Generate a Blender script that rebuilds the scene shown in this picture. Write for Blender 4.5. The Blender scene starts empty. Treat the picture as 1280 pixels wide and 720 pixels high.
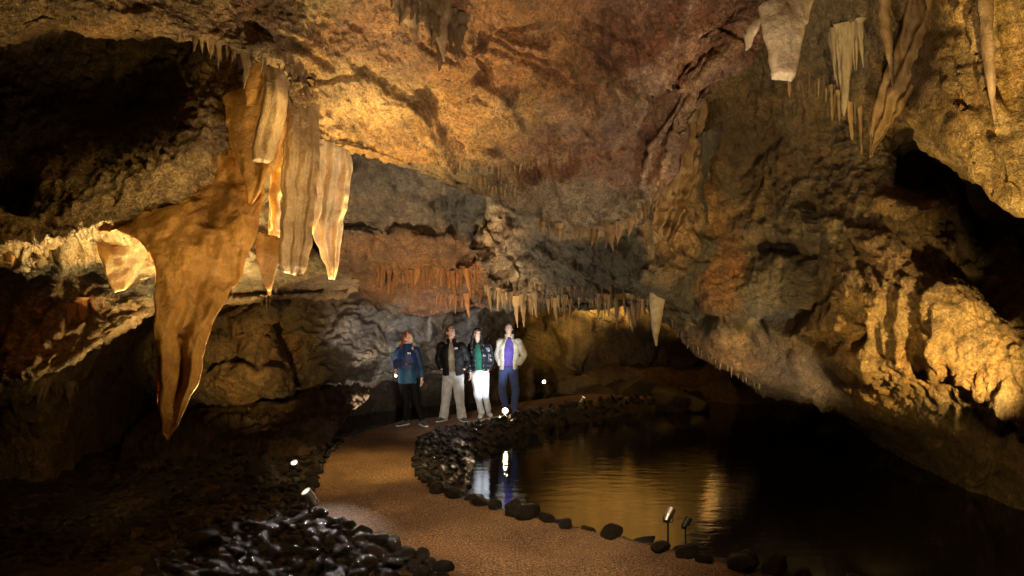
import bpy, bmesh, math, random
import numpy as np
from mathutils import Vector, Matrix

sc = bpy.context.scene
COL = sc.collection
rng = random.Random(7)

# ------------------------------------------------------------------ camera
F = 853.33          # focal length in pixels of a 1280 wide frame (24 mm on 36 mm)
HZ = 395.0          # row of the horizon
CH = 1.9            # height of the camera above the path
def at(x, y, d):
    """world point seen at pixel (x, y) at distance d along the view axis"""
    return Vector(((x-640)/F*d, d, CH-(y-HZ)/F*d))
def on(x, y, z=0.0):
    """world point at height z seen at pixel (x, y) below the horizon"""
    return at(x, y, (CH-z)*F/(y-HZ))
cam = bpy.data.cameras.new('camera'); camo = bpy.data.objects.new('camera', cam)
COL.objects.link(camo); camo.location = (0, 0, CH); camo.rotation_euler = (math.pi/2, 0, 0)
cam.lens = 24; cam.sensor_width = 36; cam.shift_y = (HZ-360)/1280; cam.clip_end = 300; cam.clip_start = .05
sc.camera = camo
sc.view_settings.view_transform = 'Standard'; sc.view_settings.look = 'None'
sc.view_settings.exposure = 0; sc.view_settings.gamma = 1
sc.cycles.use_denoising = True
sc.cycles.max_bounces = 6; sc.cycles.diffuse_bounces = 2; sc.cycles.glossy_bounces = 3
sc.cycles.sample_clamp_indirect = 4
sc.cycles.caustics_reflective = False; sc.cycles.caustics_refractive = False
world = bpy.data.worlds.new('World'); sc.world = world; world.use_nodes = True
world.node_tree.nodes['Background'].inputs[0].default_value = (.9, .62, .36, 1)
world.node_tree.nodes['Background'].inputs[1].default_value = 0.0008

# ------------------------------------------------------------------ numpy noise
_r = np.random.RandomState(3)
_perm = np.concatenate([_r.permutation(256)]*3)
_g = _r.normal(size=(256, 3)); _g /= np.linalg.norm(_g, axis=1)[:, None]
def noise(P):
    P = np.asarray(P, float); i = np.floor(P).astype(int); f = P-i; i &= 255
    u = f*f*f*(f*(f*6-15)+10); out = np.zeros(P.shape[:-1])
    for a in (0, 1):
        for b in (0, 1):
            for c in (0, 1):
                h = _perm[_perm[_perm[i[..., 0]+a]+i[..., 1]+b]+i[..., 2]+c] & 255
                g = _g[h]; d = f-np.array([a, b, c])
                w = (u[..., 0] if a else 1-u[..., 0])*(u[..., 1] if b else 1-u[..., 1])*(u[..., 2] if c else 1-u[..., 2])
                out += w*(g*d).sum(-1)
    return out*1.5
def fbm(P, o=4, k=.5, off=0.0):
    s = 0; a = 1; P = np.asarray(P)+off
    for j in range(o):
        s = s+a*noise(P*(2.03**j)+j*17.3); a *= k
    return s
def ridged(P, o=3, off=0.0):
    s = 0; a = 1; P = np.asarray(P)+off
    for j in range(o):
        s = s+a*(1-2*np.abs(noise(P*(2.07**j)+j*9.1))); a *= .5
    return s/1.75

# ------------------------------------------------------------------ object helpers
def tag(o, label=None, cat=None, group=None, kind=None):
    if label: o['label'] = label
    if cat: o['category'] = cat
    if group: o['group'] = group
    if kind: o['kind'] = kind
    return o
def link(name, me, parent=None, mat=None, smooth=True):
    o = bpy.data.objects.new(name, me); COL.objects.link(o)
    if parent is not None: o.parent = parent
    if mat is not None and not me.materials: me.materials.append(mat)
    if smooth: me.polygons.foreach_set('use_smooth', [True]*len(me.polygons))
    return o
def empty(name, loc, rz=0, **k):
    o = bpy.data.objects.new(name, None); COL.objects.link(o); o.location = loc; o.rotation_euler = (0, 0, rz)
    o.empty_display_size = .1
    return tag(o, **k)
def mesh_from(name, V, Fc):
    me = bpy.data.meshes.new(name); me.from_pydata([tuple(v) for v in V], [], Fc); me.update(); return me
def grid_mesh(name, G, closed_u=False, flip=False):
    """G: (nv, nu, 3) array -> quad mesh built fast"""
    nv, nu = G.shape[:2]
    idx = np.arange(nv*nu).reshape(nv, nu)
    if closed_u: idx = np.concatenate([idx, idx[:, :1]], 1)
    a = idx[:-1, :-1]; b = idx[:-1, 1:]; c = idx[1:, 1:]; d = idx[1:, :-1]
    q = np.stack([a, b, c, d] if not flip else [a, d, c, b], -1).reshape(-1, 4)
    me = bpy.data.meshes.new(name)
    me.vertices.add(nv*nu); me.vertices.foreach_set('co', G.reshape(-1).astype('f'))
    me.loops.add(q.size); me.loops.foreach_set('vertex_index', q.reshape(-1).astype('i'))
    me.polygons.add(len(q)); me.polygons.foreach_set('loop_start', np.arange(0, q.size, 4).astype('i'))
    me.polygons.foreach_set('use_smooth', np.ones(len(q), bool))
    me.update(calc_edges=True); me.validate()
    return me
def pchip(x, Y, xi):
    x = np.asarray(x, float); Y = np.asarray(Y, float)
    if Y.ndim == 1: return pchip(x, Y[:, None], xi)[:, 0]
    h = np.diff(x)[:, None]; dl = np.diff(Y, axis=0)/h
    m = np.zeros_like(Y)
    if len(x) > 2:
        s = dl[:-1]*dl[1:]; den = np.where(np.abs(dl[:-1]+dl[1:]) < 1e-12, 1, dl[:-1]+dl[1:])
        m[1:-1] = np.where(s > 0, 2*s/den, 0)
    m[0] = dl[0]; m[-1] = dl[-1]
    xi = np.clip(xi, x[0], x[-1]); k = np.clip(np.searchsorted(x, xi, side='right')-1, 0, len(x)-2)
    t = ((xi-x[k])/(x[k+1]-x[k]))[:, None]; hk = (x[k+1]-x[k])[:, None]
    return (2*t**3-3*t**2+1)*Y[k]+(t**3-2*t**2+t)*hk*m[k]+(-2*t**3+3*t**2)*Y[k+1]+(t**3-t**2)*hk*m[k+1]
def catmull(x, Y, xi):
    x = np.asarray(x, float); Y = np.asarray(Y, float)
    m = np.gradient(Y, x, axis=0)
    xi = np.clip(xi, x[0], x[-1]); k = np.clip(np.searchsorted(x, xi, side='right')-1, 0, len(x)-2)
    sh = (slice(None),)+(None,)*(Y.ndim-1)
    t = ((xi-x[k])/(x[k+1]-x[k]))[sh]; hk = (x[k+1]-x[k])[sh]
    return (2*t**3-3*t**2+1)*Y[k]+(t**3-2*t**2+t)*hk*m[k]+(-2*t**3+3*t**2)*Y[k+1]+(t**3-t**2)*hk*m[k+1]
def to_px(P):
    d = np.maximum(P[..., 1], .05)
    return 640+P[..., 0]/d*F, HZ-(P[..., 2]-CH)/d*F
def seg_dist(px, py, poly):
    best = np.full(px.shape, 1e9); along = np.zeros(px.shape)
    n = len(poly)-1
    for i in range(n):
        (ax, ay), (bx, by) = poly[i], poly[i+1]
        vx, vy = bx-ax, by-ay; L = vx*vx+vy*vy+1e-9
        t = np.clip(((px-ax)*vx+(py-ay)*vy)/L, 0, 1)
        D = np.hypot(px-ax-t*vx, py-ay-t*vy)
        m = D < best; best = np.where(m, D, best); along = np.where(m, (i+t)/n, along)
    return best, along
def ledge_field(px, py, poly, W):
    """step across a polyline that dies away on both sides"""
    best = np.full(px.shape, 1e9); sg = np.zeros(px.shape); n = len(poly)-1; al = np.zeros(px.shape)
    for i in range(n):
        (ax, ay), (bx, by) = poly[i], poly[i+1]
        vx, vy = bx-ax, by-ay; L = vx*vx+vy*vy+1e-9
        t = np.clip(((px-ax)*vx+(py-ay)*vy)/L, 0, 1); D = np.hypot(px-ax-t*vx, py-ay-t*vy)
        m = D < best; best = np.where(m, D, best); sg = np.where(m, np.sign(vx*(py-ay)-vy*(px-ax)), sg); al = np.where(m, (i+t)/n, al)
    tp = np.clip(np.minimum(al, 1-al)*5, 0, 1)
    return -np.tanh(sg*best/2.2)*np.exp(-(best/W)**2)*tp
def smooth01(t):
    t = np.clip(t, 0, 1); return t*t*(3-2*t)

def rails_patch(name, rails, nu, seg, amp=(.16, .06, .022), flow=0.0, strokes=(), tints=(), base=(.30, .22, .14),
                mat=None, mask=None, popcorn=0.0, seed=0.0, flowzones=(), fscale=1.0, cracks=None, fine=1.0):
    """loft a surface through rails of (x, y, depth) points, push it along its normals with noise and strokes"""
    R = []
    for r in rails:
        if r[0] == 'w':
            p = np.array(r[1:], float); t = np.linspace(0, 1, len(p)); R.append(pchip(t, p, np.linspace(0, 1, nu))); continue
        p = np.array(r, float); x = p[:, 0]
        xi = np.linspace(x[0], x[-1], nu)
        yd = pchip(x, p[:, 1:], xi)
        R.append(np.stack([(xi-640)/F*yd[:, 1], yd[:, 1], CH-(yd[:, 0]-HZ)/F*yd[:, 1]], -1))
    R = np.stack(R)                                    # (nr, nu, 3)
    t = np.arange(len(R), dtype=float)
    if isinstance(seg, int): seg = [seg]*(len(R)-1)
    ti = np.concatenate([np.linspace(i, i+1, s, endpoint=False) for i, s in enumerate(seg)]+[[len(R)-1.0]])
    G = catmull(t, R, ti)
    du = np.gradient(G, axis=1); dv = np.gradient(G, axis=0)
    # world-space noise
    for lvl in range(2):
        N = np.cross(dv, du); N /= np.linalg.norm(N, axis=-1)[..., None]+1e-9
        if lvl == 0:
            W = fbm(G*.8*fscale, 2, off=seed+5)[..., None]*.35
            Dm = amp[0]*fbm(G*1.1*fscale+W, 3, .5, seed)
            Dm += amp[1]*ridged(G*np.array([2.2, 2.2, 3.2])*fscale+W*2, 3, seed+40)
        else:
            Dm = amp[2]*fbm(G*9*fscale, 3, .6, seed+11)+amp[1]*.4*ridged(G*5.5*fscale, 2, seed+77)
            Dm -= fine*(np.abs(noise(G*17+seed+3))*.016+np.abs(noise(G*34+seed+5))*.010)
            if popcorn:
                Dm += popcorn*np.maximum(noise(G*22+seed), 0)+popcorn*.5*np.maximum(noise(G*43+seed), 0)
            px, py = to_px(G)
            fl = np.full(px.shape, float(flow))
            for (cx, cy, rx, ry, a) in flowzones:
                fl = fl+a*np.exp(-((px-cx)/rx)**2-((py-cy)/ry)**2)
            if flow or flowzones:
                q = G*np.array([7.5, 7.5, .6])+fbm(G*1.2, 2)[..., None]*np.array([.3, .3, 0])
                Dm += fl*(np.abs(noise(q+seed))*1.6+.6*np.abs(noise(q*2.3+3)))
            for st in strokes:
                poly, w, a = st[:3]
                D, al = seg_dist(px+6*noise(G*3+9), py+6*noise(G*3+29), poly)
                tp = np.sqrt(np.clip(np.minimum(al, 1-al)*6, 0, 1))
                Dm += a*tp*np.exp(-(D/w)**2)
            if cracks:
                cr = random.Random(int(seed*10)+5); n_, x0, y0, x1, y1, ang, spread, ca = cracks
                wx, wy = px+9*fbm(G*2.3+61, 3), py+9*fbm(G*2.3+31, 3)
                for c_ in range(n_):
                    cx, cy = cr.uniform(x0, x1), cr.uniform(y0, y1); a_ = math.radians(ang+cr.uniform(-spread, spread)); pl = [(cx, cy)]
                    for k_ in range(cr.randint(3, 6)):
                        L_ = cr.uniform(14, 38); cx += L_*math.cos(a_); cy += L_*math.sin(a_); a_ += cr.uniform(-.5, .5); pl.append((cx, cy))
                    if c_ % 3: Dm += ca*cr.uniform(.5, 1.3)*cr.choice((1, 1, -1))*ledge_field(wx, wy, pl, cr.uniform(12, 34))
                    else: D, al = seg_dist(wx, wy, pl); Dm -= ca*1.2*np.exp(-(D/2.6)**2)*np.clip(np.minimum(al, 1-al)*5, 0, 1)
        G = G+N*Dm[..., None]
        du = np.gradient(G, axis=1); dv = np.gradient(G, axis=0)
    me = grid_mesh(name, G)
    px, py = to_px(G)
    n1 = fbm(G*1.3+8, 3); 
    C = np.zeros(px.shape+(4,)); C[..., :3] = base; C[..., 3] = 1
    wx = px+26*fbm(G*1.7+50, 3); wy = py+22*fbm(G*1.7+80, 3)
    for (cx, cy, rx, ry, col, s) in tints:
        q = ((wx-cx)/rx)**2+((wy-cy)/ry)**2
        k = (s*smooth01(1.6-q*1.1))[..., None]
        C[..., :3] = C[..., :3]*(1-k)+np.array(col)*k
    for st in strokes:
        if len(st) > 3:
            D, al = seg_dist(px+6*noise(G*3+9), py+6*noise(G*3+29), st[0])
            k = (st[4]*np.exp(-(D/(st[1]*1.3))**2))[..., None]
            C[..., :3] = C[..., :3]*(1-k)+np.array(st[3])*k
    at_ = me.color_attributes.new('tint', 'FLOAT_COLOR', 'POINT')
    at_.data.foreach_set('color', C.reshape(-1).astype('f'))
    o = link(name, me, mat=mat, smooth=False)
    o['kind'] = 'structure'
    return o

# ------------------------------------------------------------------ materials
def nt(name):
    m = bpy.data.materials.new(name); m.use_nodes = True
    t = m.node_tree; t.nodes.clear()
    out = t.nodes.new('ShaderNodeOutputMaterial'); b = t.nodes.new('ShaderNodeBsdfPrincipled')
    t.links.new(b.outputs[0], out.inputs[0]); return m, t, b
def N(t, kind, **k):
    n = t.nodes.new(kind)
    for a, v in k.items():
        if a.startswith('i_'): n.inputs[a[2:].replace('_', ' ')].default_value = v
        else: setattr(n, a, v)
    return n
def ramp(t, fac, stops):
    r = t.nodes.new('ShaderNodeValToRGB'); t.links.new(fac, r.inputs[0]); e = r.color_ramp.elements
    while len(e) < len(stops): e.new(.5)
    for i, (p, c) in enumerate(stops):
        e[i].position = p; e[i].color = (c, c, c, 1) if not hasattr(c, '__len__') else (*c, 1)
    return r.outputs[0]
def mixc(t, a, b, fac, mode='MIX'):
    m = t.nodes.new('ShaderNodeMix'); m.data_type = 'RGBA'; m.blend_type = mode
    for s, v in ((m.inputs[6], a), (m.inputs[7], b), (m.inputs[0], fac)):
        if hasattr(v, 'is_output') or isinstance(v, bpy.types.NodeSocket): t.links.new(v, s)
        elif hasattr(v, '__len__'): s.default_value = (*v, 1)
        else: s.default_value = v
    return m.outputs[2]
def mathn(t, op, a, b=None):
    m = t.nodes.new('ShaderNodeMath'); m.operation = op
    for s, v in ((m.inputs[0], a), (m.inputs[1], b)):
        if v is None: continue
        if isinstance(v, bpy.types.NodeSocket): t.links.new(v, s)
        else: s.default_value = v
    return m.outputs[0]
def tex(t, vec, scale, detail=4, rough=.6, kind='noise', dist=0):
    if kind == 'noise':
        n = N(t, 'ShaderNodeTexNoise'); n.inputs['Scale'].default_value = scale; n.inputs['Detail'].default_value = detail
        n.inputs['Roughness'].default_value = rough; n.inputs['Distortion'].default_value = dist
        o = n.outputs['Fac']
    else:
        n = N(t, 'ShaderNodeTexVoronoi'); n.inputs['Scale'].default_value = scale; n.feature = 'F1' if kind == 'vor' else 'DISTANCE_TO_EDGE'
        o = n.outputs['Distance']
    t.links.new(vec, n.inputs['Vector']); return o
def bump(t, b, h, dist, strength=1, prev=None):
    n = N(t, 'ShaderNodeBump'); n.inputs['Distance'].default_value = dist; n.inputs['Strength'].default_value = strength
    t.links.new(h, n.inputs['Height'])
    if prev is not None: t.links.new(prev, n.inputs['Normal'])
    return n.outputs[0]
def geo_pos(t, scale=(1, 1, 1)):
    g = N(t, 'ShaderNodeNewGeometry'); m = N(t, 'ShaderNodeMapping'); t.links.new(g.outputs['Position'], m.inputs[0])
    m.inputs['Scale'].default_value = scale; return m.outputs[0]

def rock_material(name, grain=1.0, wet=.45, attr=True, base=(.3, .22, .14), obj=False, streak=.5, var=1.0):
    m, t, b = nt(name)
    if obj:
        tc = N(t, 'ShaderNodeTexCoord'); oi = N(t, 'ShaderNodeObjectInfo')
        ad = N(t, 'ShaderNodeVectorMath', operation='ADD'); t.links.new(tc.outputs['Object'], ad.inputs[0])
        cm = N(t, 'ShaderNodeVectorMath', operation='SCALE'); cx = N(t, 'ShaderNodeCombineXYZ')
        for i in range(3): t.links.new(oi.outputs['Random'], cx.inputs[i])
        t.links.new(cx.outputs[0], cm.inputs[0]); cm.inputs['Scale'].default_value = 30; t.links.new(cm.outputs[0], ad.inputs[1])
        pos = ad.outputs[0]; pst = pos
    else:
        pos = geo_pos(t); pst = geo_pos(t, (1, 1, .18))
    if attr:
        a = N(t, 'ShaderNodeAttribute', attribute_name='tint'); col = a.outputs['Color']
    else:
        rgb = N(t, 'ShaderNodeRGB'); rgb.outputs[0].default_value = (*base, 1); col = rgb.outputs[0]
        if obj: col = mixc(t, col, ramp(t, oi.outputs['Random'], [(0, (.5, .5, .5)), (.5, (1, .95, .9)), (1, (1.5, 1.25, 1.0))]), 1, 'MULTIPLY')
    n1 = tex(t, pos, 1.7, 8, .62, dist=.4); n2 = tex(t, pos, 9, 6, .65); n3 = tex(t, pst, 6, 5, .6, dist=.3)
    n4 = tex(t, pos, 38, 4, .7); n5 = tex(t, pos, 120, 2, .6); v1 = tex(t, pos, 26, kind='vor')
    col = mixc(t, col, ramp(t, n1, [(.32, (.50, .47, .46)), (.5, (1, 1, 1)), (.68, (1.45, 1.25, 1.0))]), .9*var, 'MULTIPLY')
    col = mixc(t, col, ramp(t, n2, [(.33, (.45, .42, .42)), (.52, (1, 1, 1)), (.7, (1.35, 1.3, 1.2))]), .75*var, 'MULTIPLY')
    col = mixc(t, col, ramp(t, n3, [(.35, (.55, .48, .42)), (.55, (1, 1, 1)), (.7, (1.3, 1.28, 1.22))]), streak*var, 'MULTIPLY')
    col = mixc(t, col, ramp(t, n4, [(.38, (.38, .36, .34)), (.52, (1, 1, 1)), (.68, (1.55, 1.5, 1.42))]), .8, 'MULTIPLY')
    col = mixc(t, col, ramp(t, n5, [(.38, (.45, .43, .4)), (.5, (1, 1, 1)), (.64, (1.6, 1.55, 1.5))]), .75, 'MULTIPLY')  # fine grain: dark pits and bright glints put into the colour
    col = mixc(t, col, ramp(t, mathn(t, 'ABSOLUTE', mathn(t, 'SUBTRACT', tex(t, pos, 5, 7, .6, dist=.8), .5)), [(0, (.35, .3, .26)), (.022, (1, 1, 1))]), .55, 'MULTIPLY')
    t.links.new(col, b.inputs['Base Color'])
    t.links.new(ramp(t, mathn(t, 'ADD', mathn(t, 'MULTIPLY', n2, .5), mathn(t, 'MULTIPLY', n4, .5)), [(.38, .90-wet), (.62, .66-wet*.6)]), b.inputs['Roughness'])
    b.inputs['Specular IOR Level'].default_value = .7
    p = bump(t, b, n2, .05*grain, .9)
    p = bump(t, b, n3, .03*grain, .7*streak, p)
    p = bump(t, b, v1, .008*grain, .5, p)
    p = bump(t, b, n4, .034*grain, 1.0, p)
    p = bump(t, b, n5, .011*grain, 1.0, p)
    t.links.new(p, b.inputs['Normal'])
    return m
ROCK = rock_material('limestone', 1.0, .45)
ROCK_SMOOTH = rock_material('smooth limestone', .55, .4, streak=.3)
ROCK_WET = rock_material('wet limestone', 1.3, .6)
# ------------------------------------------------------------------ the cave shell
TAN = (.32, .23, .12); RUST = (.30, .12, .045); GREY = (.15, .14, .125); CREAM = (.52, .44, .30); GOLD = (.42, .30, .12)
DARK = (.075, .068, .06); RED = (.22, .105, .065); BROWN = (.20, .135, .075)

rails_patch('cave_ceiling', [
    ['w', (-9, -4, 3.4), (-4, -4, 3.9), (0, -4, 4.0), (4, -4, 4.0), (7, -4, 3.6)],
    ['w', (-8, -1, 3.3), (-3, -1, 3.9), (0, -1, 4.1), (3, -1, 4.1), (6, -1, 3.7)],
    [(-1800, -900, 1.5), (-500, -900, 1.5), (500, -950, 1.5), (1100, -950, 1.5), (2200, -900, 1.5)],
    [(-900, -330, 2.4), (0, -350, 2.5), (600, -330, 2.7), (1000, -330, 2.7), (1500, -330, 2.6)],
    [(-500, -120, 2.9), (0, -120, 3.3), (300, -120, 3.6), (600, -120, 3.8), (900, -130, 3.8), (1040, -130, 3.7), (1150, -150, 3.7)],
    [(-320, -20, 3.1), (0, -15, 3.3), (130, -30, 3.5), (250, -25, 3.8), (330, -15, 4.1), (500, 20, 4.4), (650, 20, 4.6), (800, -5, 4.7), (960, -40, 4.5), (1060, -60, 4.4)],
    [(-300, 15, 3.15), (0, 12, 3.3), (130, 5, 3.5), (250, 18, 3.8), (330, 28, 4.1), (420, 75, 4.5), (550, 100, 4.9), (650, 110, 5.1), (760, 110, 5.2), (850, 55, 5.0), (940, -5, 4.7), (1035, -40, 4.5)],
    [(-300, 38, 3.2), (0, 30, 3.35), (130, 20, 3.5), (250, 32, 3.8), (330, 48, 4.1), (400, 125, 4.7), (480, 160, 5.2), (560, 185, 5.6), (650, 200, 5.9), (740, 210, 6.1), (800, 170, 5.9), (850, 105, 5.3), (930, 30, 4.8), (1020, -25, 4.6)],
    [(-300, 48, 3.25), (0, 43, 3.4), (60, 24, 3.4), (130, 34, 3.6), (200, 38, 3.7), (250, 44, 3.8), (340, 68, 4.1), (400, 160, 4.85), (440, 176, 5.1), (500, 196, 5.7), (580, 228, 6.2), (650, 250, 6.5), (720, 278, 6.8), (780, 270, 6.6), (830, 215, 6.0), (860, 145, 5.4), (935, 48, 4.9), (1010, -12, 4.7)],
    [(-300, 52, 3.4), (0, 48, 3.55), (60, 28, 3.55), (130, 40, 3.75), (200, 44, 3.85), (250, 50, 3.95), (345, 75, 4.25), (405, 170, 5.0), (445, 181, 5.3), (500, 201, 5.9), (580, 234, 6.4), (650, 262, 6.8), (720, 288, 7.1), (785, 280, 6.9), (837, 225, 6.2), (866, 148, 5.6), (940, 50, 5.05), (1015, -8, 4.85)],
    [(-300, 30, 4.4), (0, 25, 4.6), (60, 10, 4.6), (130, 20, 4.8), (200, 20, 4.9), (250, 25, 5), (345, 50, 5.6), (405, 150, 6.2), (445, 165, 7.0), (500, 185, 7.4), (580, 215, 7.8), (650, 240, 8.2), (720, 262, 8.2), (785, 250, 8), (835, 200, 7.5), (866, 130, 7.2), (940, 30, 6.5), (1015, -30, 6.2)],
    ], 640, [6, 8, 16, 28, 38, 32, 38, 26, 10, 8], amp=(.10, .035, .018), popcorn=.018, cracks=(46, 300, 20, 900, 250, 15, 35, .05), base=TAN, mat=ROCK, seed=1.0,
    tints=[(330, -40, 420, 110, BROWN, .8), (130, 10, 260, 40, TAN, .5), (660, 50, 280, 90, (.27, .125, .05), .9), (450, 140, 110, 60, (.46, .31, .14), .9), (560, 175, 120, 45, (.36, .21, .10), .8),
           (870, 20, 150, 110, RED, .85), (760, 190, 110, 60, RED, .9), (690, 262, 160, 30, (.30, .24, .17), .9), (870, 90, 60, 40, (.3, .17, .12), .6), (560, 225, 90, 16, GREY, .7)],
    strokes=[([(500, 165), (545, 185), (590, 200), (640, 202), (690, 196)], 5, .06, (.45, .3, .16), .8),
             ([(490, 172), (560, 200), (620, 215)], 4, -.05),
             ([(820, 150), (770, 110), (745, 140), (700, 150), (660, 132), (600, 128)], 7, .05, (.42, .28, .16), .6),
             ([(930, 40), (880, 95), (850, 140), (838, 190), (822, 235)], 7, .07, (.50, .34, .2), .8),
             ([(880, 40), (850, 75), (815, 100), (800, 130)], 5, .035, (.45, .3, .2), .7),
             ([(700, 200), (705, 175), (730, 160), (750, 130), (770, 118)], 10, .08, (.4, .27, .18), .5),
             ([(760, 10), (755, 60), (770, 100)], 6, -.05), ([(300, 20), (380, 60), (420, 90)], 5, -.05),
             ([(700, 210), (730, 235), (760, 225), (745, 190), (715, 185), (700, 210)], 6, -.035),
             ([(870, 0), (848, 45), (826, 80), (838, 112)], 3.5, .04, (.5, .36, .27), .8), ([(788, 98), (815, 86), (842, 60), (880, 42)], 3, .03, (.5, .36, .27), .7), ([(768, 184), (798, 152), (815, 118), (832, 88)], 3.5, .04, (.48, .33, .24), .8),
             ([(800, 236), (815, 192), (836, 150), (856, 112), (884, 74)], 4, .05, (.5, .36, .26), .8), ([(905, 5), (890, 40), (868, 72), (862, 100)], 3, .04, (.48, .34, .25), .7), ([(720, 150), (748, 158), (775, 140), (800, 110)], 3.5, .04, (.42, .3, .2), .7),
             ([(780, 20), (800, 55), (795, 95)], 5, -.05), ([(740, 70), (770, 85), (760, 120)], 4, -.04)])

# left: dark recess, lit shelf, undercut, second bulge, undercut down to the floor
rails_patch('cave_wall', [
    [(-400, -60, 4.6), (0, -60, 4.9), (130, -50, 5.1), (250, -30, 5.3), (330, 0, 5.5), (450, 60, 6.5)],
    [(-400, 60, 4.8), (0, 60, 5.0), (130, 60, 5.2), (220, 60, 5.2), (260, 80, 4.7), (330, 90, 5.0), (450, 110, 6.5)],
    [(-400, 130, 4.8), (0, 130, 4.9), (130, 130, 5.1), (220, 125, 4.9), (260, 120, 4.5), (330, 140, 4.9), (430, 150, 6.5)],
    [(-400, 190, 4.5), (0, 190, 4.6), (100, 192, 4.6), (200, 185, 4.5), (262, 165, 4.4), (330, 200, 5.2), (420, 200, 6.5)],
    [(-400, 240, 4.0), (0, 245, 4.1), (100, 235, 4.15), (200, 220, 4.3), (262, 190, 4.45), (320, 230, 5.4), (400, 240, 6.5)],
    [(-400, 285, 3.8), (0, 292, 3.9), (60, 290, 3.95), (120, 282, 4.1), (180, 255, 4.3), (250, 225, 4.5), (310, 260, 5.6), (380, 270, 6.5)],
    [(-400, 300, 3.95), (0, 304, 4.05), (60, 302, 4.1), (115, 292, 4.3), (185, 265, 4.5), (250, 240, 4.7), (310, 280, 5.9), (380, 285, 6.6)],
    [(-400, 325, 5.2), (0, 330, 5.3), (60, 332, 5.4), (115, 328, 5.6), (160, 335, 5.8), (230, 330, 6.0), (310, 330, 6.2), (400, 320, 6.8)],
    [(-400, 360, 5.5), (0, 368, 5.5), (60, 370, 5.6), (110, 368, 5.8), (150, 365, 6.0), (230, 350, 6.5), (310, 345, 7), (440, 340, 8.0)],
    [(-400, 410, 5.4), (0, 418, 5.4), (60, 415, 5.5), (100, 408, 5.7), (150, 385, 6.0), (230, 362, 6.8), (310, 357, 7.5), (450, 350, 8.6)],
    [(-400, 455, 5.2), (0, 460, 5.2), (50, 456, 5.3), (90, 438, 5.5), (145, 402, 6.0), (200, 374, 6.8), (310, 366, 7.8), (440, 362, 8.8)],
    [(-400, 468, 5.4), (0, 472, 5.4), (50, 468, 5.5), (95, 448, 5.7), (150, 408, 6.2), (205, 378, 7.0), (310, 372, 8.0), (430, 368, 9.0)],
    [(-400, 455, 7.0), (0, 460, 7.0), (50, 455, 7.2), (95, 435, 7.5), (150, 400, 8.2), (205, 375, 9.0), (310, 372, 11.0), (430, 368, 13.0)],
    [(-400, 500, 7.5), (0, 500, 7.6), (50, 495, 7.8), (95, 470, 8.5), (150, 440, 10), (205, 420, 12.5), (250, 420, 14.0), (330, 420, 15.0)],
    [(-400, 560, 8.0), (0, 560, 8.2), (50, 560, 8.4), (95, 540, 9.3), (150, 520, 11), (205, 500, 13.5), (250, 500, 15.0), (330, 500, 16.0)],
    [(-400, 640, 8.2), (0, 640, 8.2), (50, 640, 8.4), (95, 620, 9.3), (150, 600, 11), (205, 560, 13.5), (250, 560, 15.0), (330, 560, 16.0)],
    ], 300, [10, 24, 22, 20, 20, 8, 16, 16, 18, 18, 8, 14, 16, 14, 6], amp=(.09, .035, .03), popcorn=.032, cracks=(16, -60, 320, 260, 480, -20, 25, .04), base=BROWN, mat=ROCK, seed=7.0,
    flowzones=[(60, 400, 120, 50, .05), (230, 250, 60, 40, .02)],
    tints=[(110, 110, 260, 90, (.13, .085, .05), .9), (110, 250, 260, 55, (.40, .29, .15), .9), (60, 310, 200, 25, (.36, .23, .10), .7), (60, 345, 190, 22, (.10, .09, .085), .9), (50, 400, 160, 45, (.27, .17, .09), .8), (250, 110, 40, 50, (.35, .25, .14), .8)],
    strokes=[([(-10, 195), (10, 235), (0, 262)], 22, -.5), ([(265, 150), (275, 200)], 6, -.06)])

# grey recess and the rust coloured lobe above the visitors
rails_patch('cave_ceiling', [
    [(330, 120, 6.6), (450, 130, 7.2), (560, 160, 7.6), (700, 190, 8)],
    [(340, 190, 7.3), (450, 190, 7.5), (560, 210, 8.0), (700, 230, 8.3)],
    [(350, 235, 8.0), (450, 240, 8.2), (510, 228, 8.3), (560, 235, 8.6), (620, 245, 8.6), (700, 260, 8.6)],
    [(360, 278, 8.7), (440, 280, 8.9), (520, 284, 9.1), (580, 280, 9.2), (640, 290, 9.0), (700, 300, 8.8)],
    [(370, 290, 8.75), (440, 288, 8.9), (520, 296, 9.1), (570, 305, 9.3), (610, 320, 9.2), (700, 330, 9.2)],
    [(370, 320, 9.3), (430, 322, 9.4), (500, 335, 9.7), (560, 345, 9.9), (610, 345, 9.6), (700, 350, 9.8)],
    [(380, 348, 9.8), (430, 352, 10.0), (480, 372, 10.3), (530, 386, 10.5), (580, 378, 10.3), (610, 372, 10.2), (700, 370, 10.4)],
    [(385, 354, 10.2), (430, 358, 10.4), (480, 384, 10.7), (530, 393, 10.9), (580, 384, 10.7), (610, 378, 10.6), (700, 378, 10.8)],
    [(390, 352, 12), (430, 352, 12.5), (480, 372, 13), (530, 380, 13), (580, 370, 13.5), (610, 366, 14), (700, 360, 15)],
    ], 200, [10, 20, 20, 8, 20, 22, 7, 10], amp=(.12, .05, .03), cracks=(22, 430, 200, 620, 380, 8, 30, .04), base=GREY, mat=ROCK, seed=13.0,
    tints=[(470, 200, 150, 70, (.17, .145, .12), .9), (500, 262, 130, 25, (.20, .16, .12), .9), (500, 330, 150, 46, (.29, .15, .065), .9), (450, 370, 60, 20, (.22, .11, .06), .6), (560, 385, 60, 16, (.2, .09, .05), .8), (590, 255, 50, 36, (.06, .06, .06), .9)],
    strokes=[([(470, 355), (520, 348), (560, 335), (600, 330)], 5, .09, (.4, .2, .08), .6), ([(430, 205), (500, 215), (560, 240)], 5, .05)])

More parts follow.
